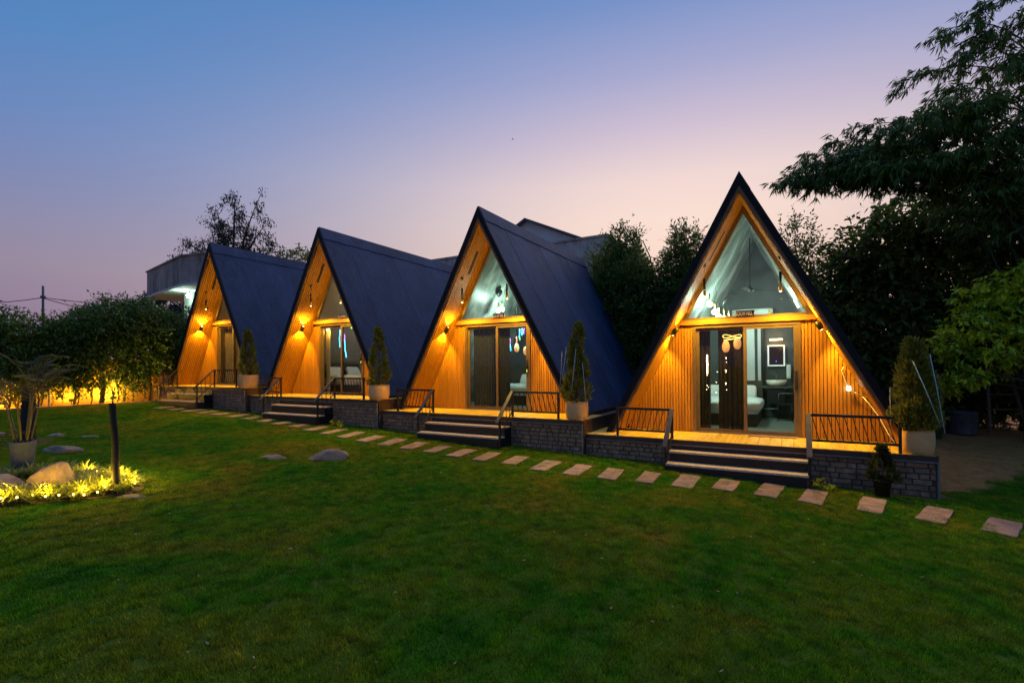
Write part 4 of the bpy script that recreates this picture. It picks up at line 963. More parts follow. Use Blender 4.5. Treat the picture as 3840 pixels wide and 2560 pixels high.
# ------------------------------------------------------------------ planters on the decks
def thuja_mesh(h, r, n, seed, ex=0.95, bend=0.0):
    """upright sprays gathered in tufts, a pointed top"""
    q = np.random.default_rng(seed); nt = max(50, n // 62)
    tt = q.uniform(0, 1, nt) ** 1.05; tt[:6] = [0.9, 0.93, 0.96, 0.98, 1.0, 1.0]; ta = q.uniform(0, 2 * math.pi, nt)
    prof = np.minimum(1.0, (tt + 0.05) / 0.16) ** 0.5 * np.clip(1.06 - tt, 0, 1) ** ex * 1.12
    tr_ = r * prof * q.uniform(0.62, 0.98, nt)
    cen_ = np.column_stack([tr_ * np.cos(ta), tr_ * np.sin(ta), tt * h * 0.97]); cen_[:, 0] += bend * tt * tt; cen_[:, :2] += 0.05 * r * np.column_stack([np.sin(tt * 11 + seed), np.cos(tt * 9 + seed)]); sp_r = r * 0.21 * (1.15 - 0.7 * tt)
    k = q.integers(0, nt, n); off = q.normal(size=(n, 3)) * 0.55
    P = cen_[k] + off * sp_r[k][:, None] * np.array([1, 1, 1.5]); P[:, 2] = np.clip(P[:, 2], 0.0, h)
    a = np.arctan2(P[:, 1], P[:, 0])
    D = unit(np.column_stack([np.cos(a), np.sin(a), np.full(n, 1.6)]) + q.normal(size=(n, 3)) * 0.5)
    N = unit(np.column_stack([-np.sin(a), np.cos(a), np.zeros(n)]) + q.normal(size=(n, 3)) * 0.6)
    return leaf_mesh('foliage', P, D, N, 0.065 * h ** 0.4 * q.uniform(0.6, 1.5, n), 0.022 * q.uniform(0.7, 1.4, n))
def planter(label, loc, pr, ph, h, r, seed, n=6000, group='potted cypresses on the decks', rz=0.0, ex=0.95, bend=0.0):
    p = empty('potted_cypress', label, 'potted plant', loc, rz, group)
    m = MB(); m.lathe([(0.001, 0.0), (pr * 0.88, 0.0), (pr * 0.93, 0.015), (pr * 1.0, ph * 0.3), (pr * 1.03, ph * 0.6), (pr * 1.0, ph * 0.9), (pr * 0.97, ph * 0.94), (pr * 1.0, ph * 0.955), (pr * 1.0, ph), (pr * 0.92, ph), (pr * 0.9, ph * 0.88), (0.001, ph * 0.88)], 40); obj('pot', m, 'pot_cream', p)
    m = MB(); m.lathe([(0.001, ph * 0.9), (pr * 0.895, ph * 0.885)], 24); obj('soil', m, 'soil', p)
    m = MB(); m.tube([(0, 0, ph * 0.88), (0.005, 0, ph + h * 0.4), (0, 0.005, ph + h * 0.92)], [0.022, 0.014, 0.004], 6); obj('trunk', m, 'bark', p)
    f = thuja_mesh(h, r, n, seed, ex, bend); obj('foliage', f, 'leaf_thuja', p, (0, 0, ph * 0.97)); return p
planter('widest bushy cypress in cream pot at the right end of the nearest deck', (1.70, 9.80, 0.577), 0.21, 0.37, 1.42, 0.29, 3, 11000, ex=0.62, bend=-0.05)
planter('potted cypress on the deck between the ROOM NO. 1 and 2 cabins', (-3.95, 9.66, 0.862), 0.235, 0.37, 1.66, 0.28, 4, 7500, ex=0.85, bend=0.03)
planter('slender potted cypress on the deck right of the ROOM NO. 3 cabin', (-9.55, 9.56, 1.146), 0.27, 0.38, 1.52, 0.28, 5, ex=0.8, bend=-0.03)
planter('potted cypress standing right of the leftmost cabin steps', (-15.35, 9.55, 1.391), 0.31, 0.40, 1.45, 0.29, 6, ex=0.9)
planter('potted cypress at the far left end of the decks', (-20.95, 9.65, 1.391), 0.36, 0.40, 1.60, 0.36, 8, ex=1.1, bend=0.06)
def stakes(label, loc, segs, mats, group='plant supports'):
    s = empty('plant_stakes', label, 'plant support', loc, 0, group)
    for (a, b), mm in zip(segs, mats):
        m = MB(); m.tube([a, ((a[0] + b[0]) / 2 + 0.006, (a[1] + b[1]) / 2, (a[2] + b[2]) / 2), b], 0.0055, 6); obj('stake', m, mm, s)
    return s
stakes('pale blue support tubes leaning on the widest potted cypress', (1.70, 9.80, 0.96), [((-0.10, -0.33, 1.05), (0.20, -0.34, 0.12)), ((0.12, -0.22, 1.15), (0.27, -0.28, -0.02))], ['blue_tape', 'blue_tape'])
stakes('upright grey rod and strut beside the widest potted cypress', (1.36, 9.86, 0.578), [((0, 0, 0), (0.01, 0, 1.02))], ['tube_grey'])
stakes('thin pale cords tied round the cypress of ROOM NO. 2', (-3.95, 9.66, 1.2), [((-0.24, -0.2, 1.1), (-0.32, -0.2, 0.1)), ((-0.1, -0.3, 1.2), (-0.2, -0.32, 0.5)), ((0.1, -0.27, 1.15), (0.0, -0.32, 0.2)), ((0.22, -0.22, 0.85), (0.28, -0.2, -0.05))], ['tube_grey', 'blue_tape', 'blue_tape', 'blue_tape'])
# small shrub in a black pot on the ground
sp_ = empty('potted_shrub', 'small dark shrub in black pot before the nearest stone plinth', 'potted plant', (1.18, 9.26, gz(1.18)))
m = MB(); m.lathe([(0.001, 0), (0.09, 0), (0.115, 0.24), (0.125, 0.24), (0.125, 0.265), (0.105, 0.265), (0.1, 0.22), (0.001, 0.22)], 20); obj('pot', m, 'pot_black', sp_)
m = MB(); m.tube([(0, 0, 0.2), (0.01, 0, 0.6)], [0.015, 0.004], 6); obj('trunk', m, 'bark', sp_)
f = thuja_mesh(0.52, 0.17, 3200, 12, 0.7); obj('foliage', f, 'leaf_dark_shrub', sp_, (0, 0, 0.25))

# cable with adapter on the nearest cabin front
cb = empty('hanging_cable', 'lit white cable with adapter hanging on the ROOM NO. 1 front', 'cable', (0.0, 10.86, 0.0))
pts = [(0.83, 0.0, 1.93), (0.80, -0.01, 1.86), (0.84, -0.02, 1.72), (0.90, -0.02, 1.52), (1.0, -0.03, 1.46), (1.10, -0.05, 1.40)]
m = MB(); m.tube(pts, 0.008, 6); obj('cable', m, 'white_plastic', cb)
m = MB(); m.tube([pts[-1], (1.2, -0.1, 1.26), (1.32, -0.25, 1.05), (1.42, -0.45, 0.78), (1.52, -0.62, 0.60)], 0.008, 6); obj('cable', m, 'white_plastic', cb)
obj('adapter', MB().box(0.87, 0.93, -0.05, -0.01, 1.50, 1.57), 'bulb_white', cb)
m = MB(); m.tube([pts[-1], (1.3, -0.3, 1.55), (1.42, -0.8, 1.62)], 0.004, 5); obj('wire', m, 'wire', cb)

# ------------------------------------------------------------------ stepping stones
SP = [(2.27, 8.42), (1.65, 8.58), (0.96, 8.62), (0.27, 8.65), (-0.31, 8.66), (-0.93, 8.60), (-1.52, 8.47), (-2.11, 8.34), (-2.71, 8.22), (-3.3, 8.14), (-3.91, 8.12),
      (-4.57, 8.17), (-5.2, 8.16), (-5.80, 8.13), (-6.42, 8.14), (-7.06, 8.16), (-7.72, 8.2), (-8.40, 8.24), (-9.16, 8.34), (-9.85, 8.40), (-10.55, 8.46), (-11.3, 8.56),
      (-12.05, 8.63), (-12.8, 8.65), (-13.55, 8.66), (-14.3, 8.66), (-15.05, 8.65), (-15.75, 8.6), (-16.45, 8.54), (-17.15, 8.46), (-17.85, 8.40)]
for k, (x, y) in enumerate(SP):
    w, l = 0.15 + random.uniform(-0.012, 0.018), 0.42 + random.uniform(-0.03, 0.04)
    c = [(-w, -l), (w, -l + random.uniform(-.02, .02)), (w + random.uniform(-.02, .02), l), (-w, l + random.uniform(-.02, .02))]
    poly = []
    for a, b in zip(c, c[1:] + c[:1]):
        for q in (0.04, 0.35, 0.65, 0.96): poly.append((a[0] + (b[0] - a[0]) * q + random.uniform(-.010, .010), a[1] + (b[1] - a[1]) * q + random.uniform(-.010, .010)))
    m = MB(); m.prism_z(poly, -0.05, 0.024); top = [(p[0] * 0.97, p[1] * 0.98, 0.030) for p in poly]; m.add(top, [tuple(range(len(top)))])
    o = obj('stepping_stone', m, 'sandstone', None, (x, y - 0.07, gz(x)), (random.uniform(-.012, .012), R(2.3) + random.uniform(-.01, .01), R(random.uniform(-3, 3) + float(np.interp(x, [-13, -11, -6, -2, 0, 1, 2.2], [23, 18, 11, 3, -6, -14, -24])))))
    tag(o, f'flat pink sandstone stepping stone, {ORD[k]} from the right edge of the photo', 'stepping stone', 'stepping stones along the cabins')

# ------------------------------------------------------------------ rocks
def rock(label, loc, size, seed, rz=0.0, cut=0.35, group='rocks on the lawn'):
    q = np.random.default_rng(seed); bm = bmesh.new(); bmesh.ops.create_icosphere(bm, subdivisions=4, radius=1.0)
    pl = [(unit(q.normal(size=3)), q.uniform(0.5, 0.8)) for _ in range(11)]
    ph = q.uniform(0, 6, 6)
    for v in bm.verts:
        p = np.array(v.co)
        for nn, d in pl:
            e = p @ nn - d
            if e > 0: p = p - nn * e * 0.97
        p = p * (1 + 0.05 * math.sin(4 * p[0] + ph[0]) * math.cos(5 * p[1] + ph[1]) + 0.025 * math.sin(11 * p[2] + ph[2] + 7 * p[0]) + 0.018 * math.sin(23 * p[1] + 19 * p[0] + ph[3]) + 0.012 * math.sin(37 * p[2] + 31 * p[1] + ph[4]))
        v.co = p * np.array(size)
    m = MB(); m.add([tuple(v.co) for v in bm.verts], [tuple(v.index for v in f.verts) for f in bm.faces], True); bm.free()
    o = obj('rock', m, 'boulder', None, (loc[0], loc[1], gz(loc[0]) + loc[2]), (0, 0, rz)); return tag(o, label, 'rock', group)
rock('low brown rock with a rounded right hump on the lawn', (-7.42, 6.15, 0.02), (0.42, 0.26, 0.17), 21, 0.5)
rock('flat smaller rock left of the humped rock on the lawn', (-8.25, 5.6, -0.01), (0.30, 0.16, 0.09), 22, 0.5)
def hull_rock(label, loc, pts, seed, rz=0.0):
    q = np.random.default_rng(seed); bm = bmesh.new()
    for p in pts: bm.verts.new(p)
    r_ = bmesh.ops.convex_hull(bm, input=bm.verts[:]); bmesh.ops.triangulate(bm, faces=bm.faces[:])
    for _ in range(4): bmesh.ops.subdivide_edges(bm, edges=bm.edges[:], cuts=1, use_grid_fill=True); bmesh.ops.smooth_vert(bm, verts=bm.verts[:], factor=0.28, use_axis_x=True, use_axis_y=True, use_axis_z=True)
    ph = q.uniform(0, 6, 6)
    for v in bm.verts:
        p = v.co; k = 0.012 * math.sin(13 * p.x + 9 * p.z + ph[0]) * math.cos(11 * p.y + ph[1]) + 0.008 * math.sin(29 * p.z + 23 * p.x + ph[2]) + 0.006 * math.sin(47 * p.y + 41 * p.z + ph[3])
        v.co = p * (1 + k * 1.6)
    m = MB(); bm.verts.index_update(); m.add([tuple(v.co) for v in bm.verts], [tuple(v.index for v in f.verts) for f in bm.faces], True); bm.free()
    return tag(obj('rock', m, 'boulder', None, (loc[0], loc[1], gz(loc[0]) + loc[2]), (0, 0, rz)), label, 'rock', 'rocks on the lawn')
hull_rock('large upright boulder lit from below beside the grey pot', (-8.52, 2.60, 0.0), [(-0.28, -0.2, -0.1), (0.26, -0.2, -0.1), (0.3, 0.2, -0.1), (-0.26, 0.22, -0.1), (-0.27, -0.17, 0.16), (-0.2, 0.15, 0.3), (0.02, -0.16, 0.40), (0.16, -0.14, 0.47), (0.12, 0.14, 0.45), (0.29, -0.05, 0.12), (0.24, -0.17, 0.16)], 3, 0.5)
hull_rock('broad boulder at the left edge of the planting bed', (-8.98, 2.22, 0.0), [(-0.3, -0.25, -0.1), (0.3, -0.25, -0.1), (0.33, 0.2, -0.1), (-0.3, 0.25, -0.1), (-0.25, -0.15, 0.26), (-0.05, 0.15, 0.3), (0.12, -0.17, 0.22), (0.27, -0.1, 0.12), (0.22, 0.15, 0.14)], 5, 0.5)
rock('flat slab of stone at the foot of the nearer wrapped trunk', (-7.52, 3.12, 0.0), (0.22, 0.12, 0.04), 25, 0.5)
rock('long low rock on the lawn right behind the grey pot', (-11.6, 3.75, 0.02), (0.48, 0.2, 0.12), 26, 0.45)
rock('pale small rock on the lawn, left of a similar one', (-13.8, 4.3, 0.0), (0.3, 0.16, 0.08), 27, 0.6)
rock('pale small rock on the lawn, right of a similar one', (-13.2, 4.62, 0.0), (0.24, 0.13, 0.07), 28, 0.6)
rock('grey rock on the lawn at the left edge of the photo', (-14.6, 3.55, 0.02), (0.32, 0.2, 0.13), 29, 0.2)
rock('small dark stone between the boulder and the grey pot', (-9.35, 2.75, 0.02), (0.2, 0.17, 0.16), 30, 0.2)

# ------------------------------------------------------------------ planting bed with fairy lights
bed_m = MB(); nn = 28
bp_ = [(-9.0 + (1.35 + 0.12 * math.sin(3 * q)) * math.cos(q), 2.55 + (0.72 + 0.08 * math.cos(4 * q)) * math.sin(q)) for q in np.linspace(0, 2 * math.pi, nn, endpoint=False)]
ca, sa = math.cos(0.42), math.sin(0.42)
bp_ = [(-8.9 + (x + 9.0) * ca - (y - 2.55) * sa, 2.55 + (x + 9.0) * sa + (y - 2.55) * ca) for x, y in bp_]
bed_m.add([(x, y, gz(x) + 0.03) for x, y in bp_] + [(-8.9, 2.55, gz(-8.9) + 0.07)], [(k, (k + 1) % nn, nn) for k in range(nn)], True)
struct(obj('planting_bed', bed_m, 'soil'))
def strap(name, centers, per, L, Wd, mat, kind=True):
    Vs = []
    for (x, y, s) in centers:
        z = gz(x) + 0.03
        for k in range(per):
            a = rng.uniform(0, 2 * math.pi); l = L * s * rng.uniform(0.6, 1.3); w = Wd * rng.uniform(0.7, 1.3); e = rng.uniform(0.5, 1.2)
            d = np.array([math.cos(a), math.sin(a), 0]); sd2 = np.array([-math.sin(a), math.cos(a), 0]); p0 = np.array([x, y, z]) + rng.normal(size=3) * 0.02 * np.array([1, 1, 0])
            prev = None
            for j in range(4):
                t_ = j / 3; c = p0 + d * l * t_ * (0.35 + 0.5 * t_) * e + np.array([0, 0, 1]) * l * (t_ * 1.1 - 0.75 * e * t_ * t_)
                ww = w * (1 - t_) ** 0.7 + 0.001; cur = (c - sd2 * ww, c + sd2 * ww)
                if prev is not None: Vs += [prev[0], prev[1], cur[1], cur[0]]
                prev = cur
    o = obj(name, quads(name, np.array(Vs)), mat)
    return o
cen = []
for k in range(230):
    q = rng.uniform(0, 2 * math.pi); rr = rng.uniform(0.5, 0.98)
    x, y = 1.32 * rr * math.cos(q), 0.70 * rr * math.sin(q); X_, Y_ = -8.9 + x * ca - y * sa, 2.55 + x * sa + y * ca
    if (X_ + 8.55) ** 2 + (Y_ - 2.62) ** 2 < 0.10 or (X_ + 9.05) ** 2 + (Y_ - 2.18) ** 2 < 0.10: continue
    cen.append((X_, Y_, rng.uniform(0.6, 1.1)))
gc = strap('ground_cover', cen, 34, 0.30, 0.011, 'leaf_strap'); gc['kind'] = 'stuff'; gc['label'] = 'yellow-lit strap-leaved ground cover round the boulders'
fl = empty('fairy_lights', 'string of glowing yellow bulbs among the strap leaves at lower left', 'lights', (-8.2, 2.4, gz(-8.2)))
FB = []
for k in range(34):
    q = -2.6 + 4.3 * k / 33; rr = 0.93 + rng.normal() * 0.05
    x, y = 1.32 * rr * math.cos(q), 0.70 * rr * math.sin(q); FB.append((-8.9 + x * ca - y * sa + 8.2, 2.55 + x * sa + y * ca - 2.4))
m = MB(); m.tube([(x, y, gz(x - 8.2) - gz(-8.2) + 0.06) for x, y in FB], 0.004, 4); obj('cable', m, 'wire', fl)
for k, (x, y) in enumerate(FB):
    z = gz(x - 8.2) - gz(-8.2) + 0.07 + rng.uniform(0, 0.07)
    m = MB(); m.sphere((x, y, z), 0.011, 10, 6); obj('bulb', m, 'bulb_fairy', fl)
    if k % 3 == 1: lamp('POINT', fl, (x * 0.99, y, z + 0.11), 11.0, (1, 0.60, 0.05), 0.03)
# grey tall pot with areca palm
gp = empty('potted_palm', 'areca palm with thin canes in a tall grey tapered pot', 'potted plant', (-9.98, 2.72, gz(-9.98)))
m = MB(); m.lathe([(0.001, 0.0), (0.105, 0.0), (0.112, 0.02), (0.150, 0.5), (0.155, 0.52), (0.138, 0.52), (0.134, 0.46), (0.001, 0.46)], 32); obj('pot', m, 'pot_grey', gp)
m = MB(); m.lathe([(0.001, 0.47), (0.134, 0.465)], 20); obj('soil', m, 'soil', gp)
def frond_quads(p0, d0, length, droop, nleaf, ll, lw):
    Vs = []; pts = []
    p = np.array(p0, float); d = unit(np.array(d0, float)); st_ = length / 14
    for k in range(15):
        pts.append(p.copy()); p = p + d * st_; d = unit(d + np.array([0, 0, -droop * (0.03 + 0.012 * k)]))
    for k in range(nleaf):
        t_ = 0.22 + 0.78 * k / (nleaf - 1); i_ = min(13, int(t_ * 14)); q = pts[i_] + (pts[i_ + 1] - pts[i_]) * (t_ * 14 - i_)
        ax = unit(pts[i_ + 1] - pts[i_]); sd3 = unit(np.cross(ax, [0, 0, 1.0])); 
        l = ll * math.sin(math.pi * min(1, 0.15 + 0.85 * t_)) ** 0.6 * (0.75 + 0.35 * rng.uniform()) + 0.02
        for s in (-1, 1):
            dd = unit(sd3 * s * 0.85 + ax * 0.75 + np.array([0, 0, -0.15 + rng.normal() * 0.12])); w = unit(np.cross(dd, [0, 0, 1.0]) + rng.normal(size=3) * 0.3)
            Vs += [q - w * lw * 0.3, q + dd * l * 0.4 - w * lw, q + dd * l, q + dd * l * 0.4 + w * lw]
    return pts, Vs
canes = MB(); LV = []
for k in range(9):
    a = 2 * math.pi * k / 9 + rng.normal() * 0.3; r_ = rng.uniform(0.02, 0.09); b0 = Vector((r_ * math.cos(a), r_ * math.sin(a), 0.46))
    tip = b0 + Vector((math.cos(a) * rng.uniform(0.06, 0.2), math.sin(a) * rng.uniform(0.06, 0.2), rng.uniform(0.35, 0.95)))
    canes.tube(curve(b0, tip, (0.02, 0.0, 0), 4), [0.013, 0.012, 0.011, 0.009, 0.007], 6)
    for j in range(3):
        aa = a + rng.normal() * 0.9; pts, vs_ = frond_quads(tip, (math.cos(aa) * 0.36, math.sin(aa) * 0.36, 1.0), rng.uniform(0.55, 0.95), 1.5, 18, 0.19, 0.008)
        canes.tube([tuple(q) for q in pts[::2]], [0.006, 0.005, 0.005, 0.004, 0.003, 0.003, 0.002, 0.002], 4); LV += vs_
for j in range(3):
    aa = rng.uniform(0, 6.28); pts, vs_ = frond_quads((0.05, -0.05, 0.6), (math.cos(aa), math.sin(aa), 0.6), 0.42, 2.0, 14, 0.15, 0.008); LV += vs_
obj('cane', canes, 'cane', gp); obj('fronds', quads('fronds', np.array(LV)), 'leaf_palm', gp)
# wrapped young trunks
def wrapped(label, x, y, h, r, seed, lean=(0, 0)):
    q = np.random.default_rng(seed); w = empty('wrapped_trunk', label, 'tree trunk', (x, y, gz(x)))
    n = 22; m = MB()
    m.tube([(lean[0] * k / n + 0.008 * math.sin(k * 0.35 + seed), lean[1] * k / n + 0.004 * math.cos(k * 0.5), h * k / n - 0.05) for k in range(n + 1)], [r * (1.0 - 0.22 * k / n + 0.06 * q.normal() * 0.5) for k in range(n + 1)], 14); obj('trunk', m, 'wrapped_bark', w)
    P = np.array([[lean[0], lean[1], h - 0.06]]) + q.normal(size=(26, 3)) * np.array([0.02, 0.02, 0.02]); P[:, 2] += np.abs(q.normal(size=26)) * 0.16
    D = unit(q.normal(size=(26, 3)) * 0.8 + np.array([0, 0, 0.5])); obj('leaves', leaf_mesh('leaves', P, D, unit(q.normal(size=(26, 3))), 0.06, 0.03), 'leaf_strap', w)
    m = MB(); m.tube([(lean[0], lean[1], h - 0.08), (lean[0] + 0.01, lean[1], h + 0.24)], [0.008, 0.002], 5); obj('twig', m, 'bark', w)
    m = MB(); m.lathe([(0.001, 0.03), (r * 2.6, 0.022), (r * 4.2, -0.03)], 16); obj('mulch', m, 'soil', w); return w
wrapped('dark wrapped young tree trunk standing alone on the lawn', -7.80, 3.05, 1.27, 0.048, 3, (-0.06, -0.03))
wrapped('dark wrapped trunk behind the grey palm pot', -13.4, 3.72, 1.15, 0.13, 4, (0.03, 0.02))

# ------------------------------------------------------------------ left boundary: wall, hedge, floodlights
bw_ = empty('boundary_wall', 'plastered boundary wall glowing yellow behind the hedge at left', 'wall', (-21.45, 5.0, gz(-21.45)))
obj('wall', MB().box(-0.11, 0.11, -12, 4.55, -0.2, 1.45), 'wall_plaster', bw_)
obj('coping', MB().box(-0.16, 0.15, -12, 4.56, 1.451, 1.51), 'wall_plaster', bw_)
pk = empty('edging_path', 'pinkish stone edging along the lawn in front of the hedge', 'edging', (-20.25, 5.5, gz(-20.25)))
for k in range(14):
    o = obj('edging_stone', cached('edging_stone', lambda: MB().box(-0.18, 0.18, -0.28, 0.28, -0.05, 0.04)), 'sandstone', pk, (random.uniform(-.03, .03), -4.4 + k * 0.6, 0), (0, 0, random.uniform(-.05, .05)))
pp = empty('standpipe', 'thin pale upright pipe in the hedge bed at left', 'pipe', (-20.55, 6.2, gz(-20.55)))
m = MB(); m.tube([(0, 0, 0), (0, 0, 1.0)], 0.035, 8); obj('pipe', m, 'pipe_white', pp); m = MB(); m.tube([(0, 0, 1.0), (0.05, 0.35, 1.1)], 0.03, 8); obj('arm', m, 'pipe_white', pp)
for lb, y, e in (('floodlight on the ground near the right end of the hedge', 8.05, 150), ('floodlight in the hedge bed at the left edge of the photo', 5.3, 185), ('dim floodlight in the middle of the hedge bed', 6.9, 45)):
    f = empty('floodlight', lb, 'lamp', (-20.95, y, gz(-20.95)), 0, 'hedge floodlights')
    obj('case', MB().box(-0.03, 0.03, -0.06, 0.06, 0.10, 0.19), 'black_metal', f); m = MB(); m.tube([(0, 0, -0.02), (0, 0, 0.12)], 0.012, 6); obj('spike', m, 'black_metal', f)
    obj('lens', MB().box(-0.036, -0.031, -0.05, 0.05, 0.11, 0.18), 'bulb_warm', f)
    lamp('POINT', f, (0.16, 0, 0.40), e * 0.6, (1, 0.52, 0.04), 0.08)  # extra glow beside the floodlight, added to light the foliage from below
    lamp('SPOT', f, (-0.06, 0, 0.20), e, (1, 0.50, 0.03), 0.05, 165, 0.7, (-0.75, 0, 0.75))
HB = [(4.4, 3.7), (5.3, 3.75), (6.1, 3.85), (6.9, 4.0), (7.6, 4.45), (8.35, 4.6), (9.1, 4.55), (9.8, 4.3)]
HL = ['hedge tree at the left edge of the photo', 'hedge tree beside the left-edge one', 'hedge tree left of the thin pale pipe', 'hedge tree right of the thin pale pipe',
      'hedge tree with the thickest dark trunk', 'tallest hedge tree above the bright wall glow', 'hedge tree under the concrete canopy', 'last hedge tree beside the leftmost cabin']
for k, ((y, zt), lb) in enumerate(zip(HB, HL)):
    x = -20.75 + 0.15 * math.sin(k * 2.1)
    cl = [(x + rng.normal() * 0.2, y + rng.normal() * 0.2, zt - 0.55, 0.75, 0.6, 0.55), (x + 0.2, y - 0.3, zt - 1.1, 0.75, 0.6, 0.55), (x - 0.1, y + 0.3, zt - 1.25, 0.7, 0.6, 0.6), (x + 0.15, y, zt - 1.75, 0.6, 0.55, 0.42), (x + rng.normal() * 0.3, y + 0.45, zt - 0.75 + rng.normal() * 0.25, 0.55, 0.5, 0.5), (x + 0.25, y + rng.normal() * 0.4, zt - 2.1, 0.4, 0.5, 0.35)]
    tree('hedge_tree', lb, 'tree', (x, y, gz(x)), cl, 1200, 7, 0.105, 0.045, 'leaf_hedge', 0.075 if k == 4 else 0.035, 'bark', 0.3, 0.35, 0.25, 'hedge trees')
for k, (lb, y, z) in enumerate((('thin-stemmed shrub before the wall at the left edge', 5.0, 1.95), ('thin-stemmed shrub before the wall near the pale pipe', 5.9, 2.0), ('thin-stemmed shrub right of the thick dark trunk', 8.0, 2.05), ('thin-stemmed shrub at the right end of the lit wall', 8.8, 2.1), ('leafy shrub before the wall left of the thick dark trunk', 6.9, 1.8), ('leafy shrub before the wall right of the bright glow', 8.45, 1.7), ('leafy shrub before the wall between pipe and left edge', 5.45, 1.75))):
    tree('wall_shrub', lb, 'bush', (-20.5, y, gz(-20.5)), [(-20.5, y + 0.1, z, 0.4, 0.5, 0.5), (-20.45, y - 0.3, z - 0.25, 0.35, 0.45, 0.4), (-20.5, y + 0.35, z + 0.2, 0.35, 0.45, 0.4)], 210, 6, 0.12, 0.05, 'leaf_hedge', 0.02, 'bark', 0.3, 0.3, 0.2, 'shrubs before the lit wall')
lb_ = tree('low_bush', 'low leafy bush lit from behind in front of the wall', 'bush', (-20.6, 7.3, gz(-20.6)), [(-20.6, 7.3, 1.75, 0.45, 0.8, 0.38), (-20.6, 8.3, 1.9, 0.4, 0.6, 0.34), (-20.55, 6.2, 1.95, 0.4, 0.7, 0.3)], 190, 6, 0.11, 0.05, 'leaf_hedge', 0.02, 'bark', 0.3, 0.2, 0.3)
tree('corner_shrub', 'dark shrub between the hedge and the leftmost cabin', 'bush', (-21.6, 11.2, gz(-21.6, 11.2)), [(-21.6, 11.2, 3.3, 0.7, 0.6, 0.8), (-21.2, 10.9, 2.6, 0.7, 0.6, 0.8), (-21.9, 11.0, 2.2, 0.6, 0.6, 0.7), (-21.0, 11.0, 3.9, 0.5, 0.5, 0.6)], 1100, 7, 0.13, 0.06, 'leaf_dark', 0.05)
# far left
tree('distant_tree', 'dark plum tree behind the hedge at the left edge', 'tree', (-46, 9.2, 1.8), [(-46, 9.2, 7.2, 1.7, 1.7, 1.5), (-45.3, 10.0, 6.0, 1.3, 1.3, 1.1), (-46.5, 8.5, 6.0, 1.5, 1.5, 1.3)], 900, 7, 0.25, 0.11, 'leaf_plum', 0.14)
for lb, x, y, z, s in (('hazy blue-green tree behind the tallest hedge trees', -42, 19.5, 6.6, 2.0), ('hazy tree under the edge of the concrete canopy', -44, 23.5, 6.6, 2.2), ('hazy low tree right of the utility pole', -48, 17.6, 5.9, 1.8)):
    tree('distant_tree', lb, 'tree', (x, y, 1.8), [(x, y, z, s, s, s * 0.7), (x + 1.2, y + 1.2, z - 1.0, s, s, s * 0.7), (x - 1, y - 1.5, z - 1.2, s, s, s * 0.7)], 1100, 7, 0.30, 0.14, 'leaf_haze', 0.15, group='distant trees')
up_ = empty('utility_pole', 'concrete utility pole with sagging wires behind the hedge', 'pole', (-53.1, 15.7, 1.9))
m = MB(); m.tube([(0, 0, 0), (0, 0, 7.0)], [0.11, 0.08], 8); obj('pole', m, 'pole_concrete', up_); m = MB(); m.tube([(-0.1, -0.1, 6.1), (0.1, 0.1, 6.1)], 0.12, 8); obj('insulator', m, 'pole_concrete', up_)
for a, b, sag in (((0, 0, 6.05), (-4.5, -9, 5.2), -0.5), ((0, 0, 6.05), (6, 16, 5.7), -0.3), ((0, 0, 6.0), (5, 12, 4.6), -0.7)):
    m = MB(); m.tube(curve(a, b, (0, 0, sag), 10), 0.03, 4); obj('wire', m, 'wire', up_)

# ------------------------------------------------------------------ concrete house behind the leftmost cabin
ch_ = empty('concrete_house', 'stained concrete house with lit canopy behind the leftmost cabin', 'building', (-26, 15, 0.9))
fp = [(-5.9, -1.1), (0.0, -2.2), (1.6, -1.95), (1.6, 5), (-5.9, 5)]
m = MB(); m.prism_z(fp, 5.28, 6.62); obj('parapet', m, 'concrete_dark', ch_)
m = MB(); m.prism_z([(x * 1.015, y * 1.03 if y < 0 else y, ) for x, y in fp], 6.621, 6.70); obj('parapet_cap', m, 'concrete_dark', ch_)
m = MB(); m.prism_z([(x * 1.015, y * 1.03 if y < 0 else y, ) for x, y in fp], 5.16, 5.279); obj('canopy_slab', m, 'plaster_pale', ch_)
m = MB(); m.box(-2.35, -1.55, -0.9, -0.1, -1.0, 5.159); obj('column', m, 'plaster_pale', ch_)
m = MB(); m.box(-1.0, 1.4, 1.2, 4.8, -1.0, 5.159); obj('wall', m, 'plaster_pale', ch_)
la = MB()
for k in range(6):
    la.tube([(-0.2 + k * 0.22, 1.13, 3.7), (0.1 + k * 0.22, 1.13, 4.9)], 0.02, 4); la.tube([(0.1 + k * 0.22, 1.12, 3.7), (-0.2 + k * 0.22, 1.12, 4.9)], 0.02, 4)
obj('lattice', la, 'white_paint', ch_)
lh = empty('canopy_lamp', 'cold white lamp under the concrete canopy', 'lamp', (-27.2, 13.75, 5.72))
m = MB(); m.sphere((0, 0, 0.1), 0.11, 12, 8); obj('globe', m, 'bulb_cold', lh); m = MB(); m.lathe([(0.001, 0.34), (0.08, 0.34), (0.06, 0.2)], 10); obj('base', m, 'white_plastic', lh)
lamp('POINT', lh, (0, -0.15, 0.05), 60, (0.62, 1.0, 0.78), 0.12)

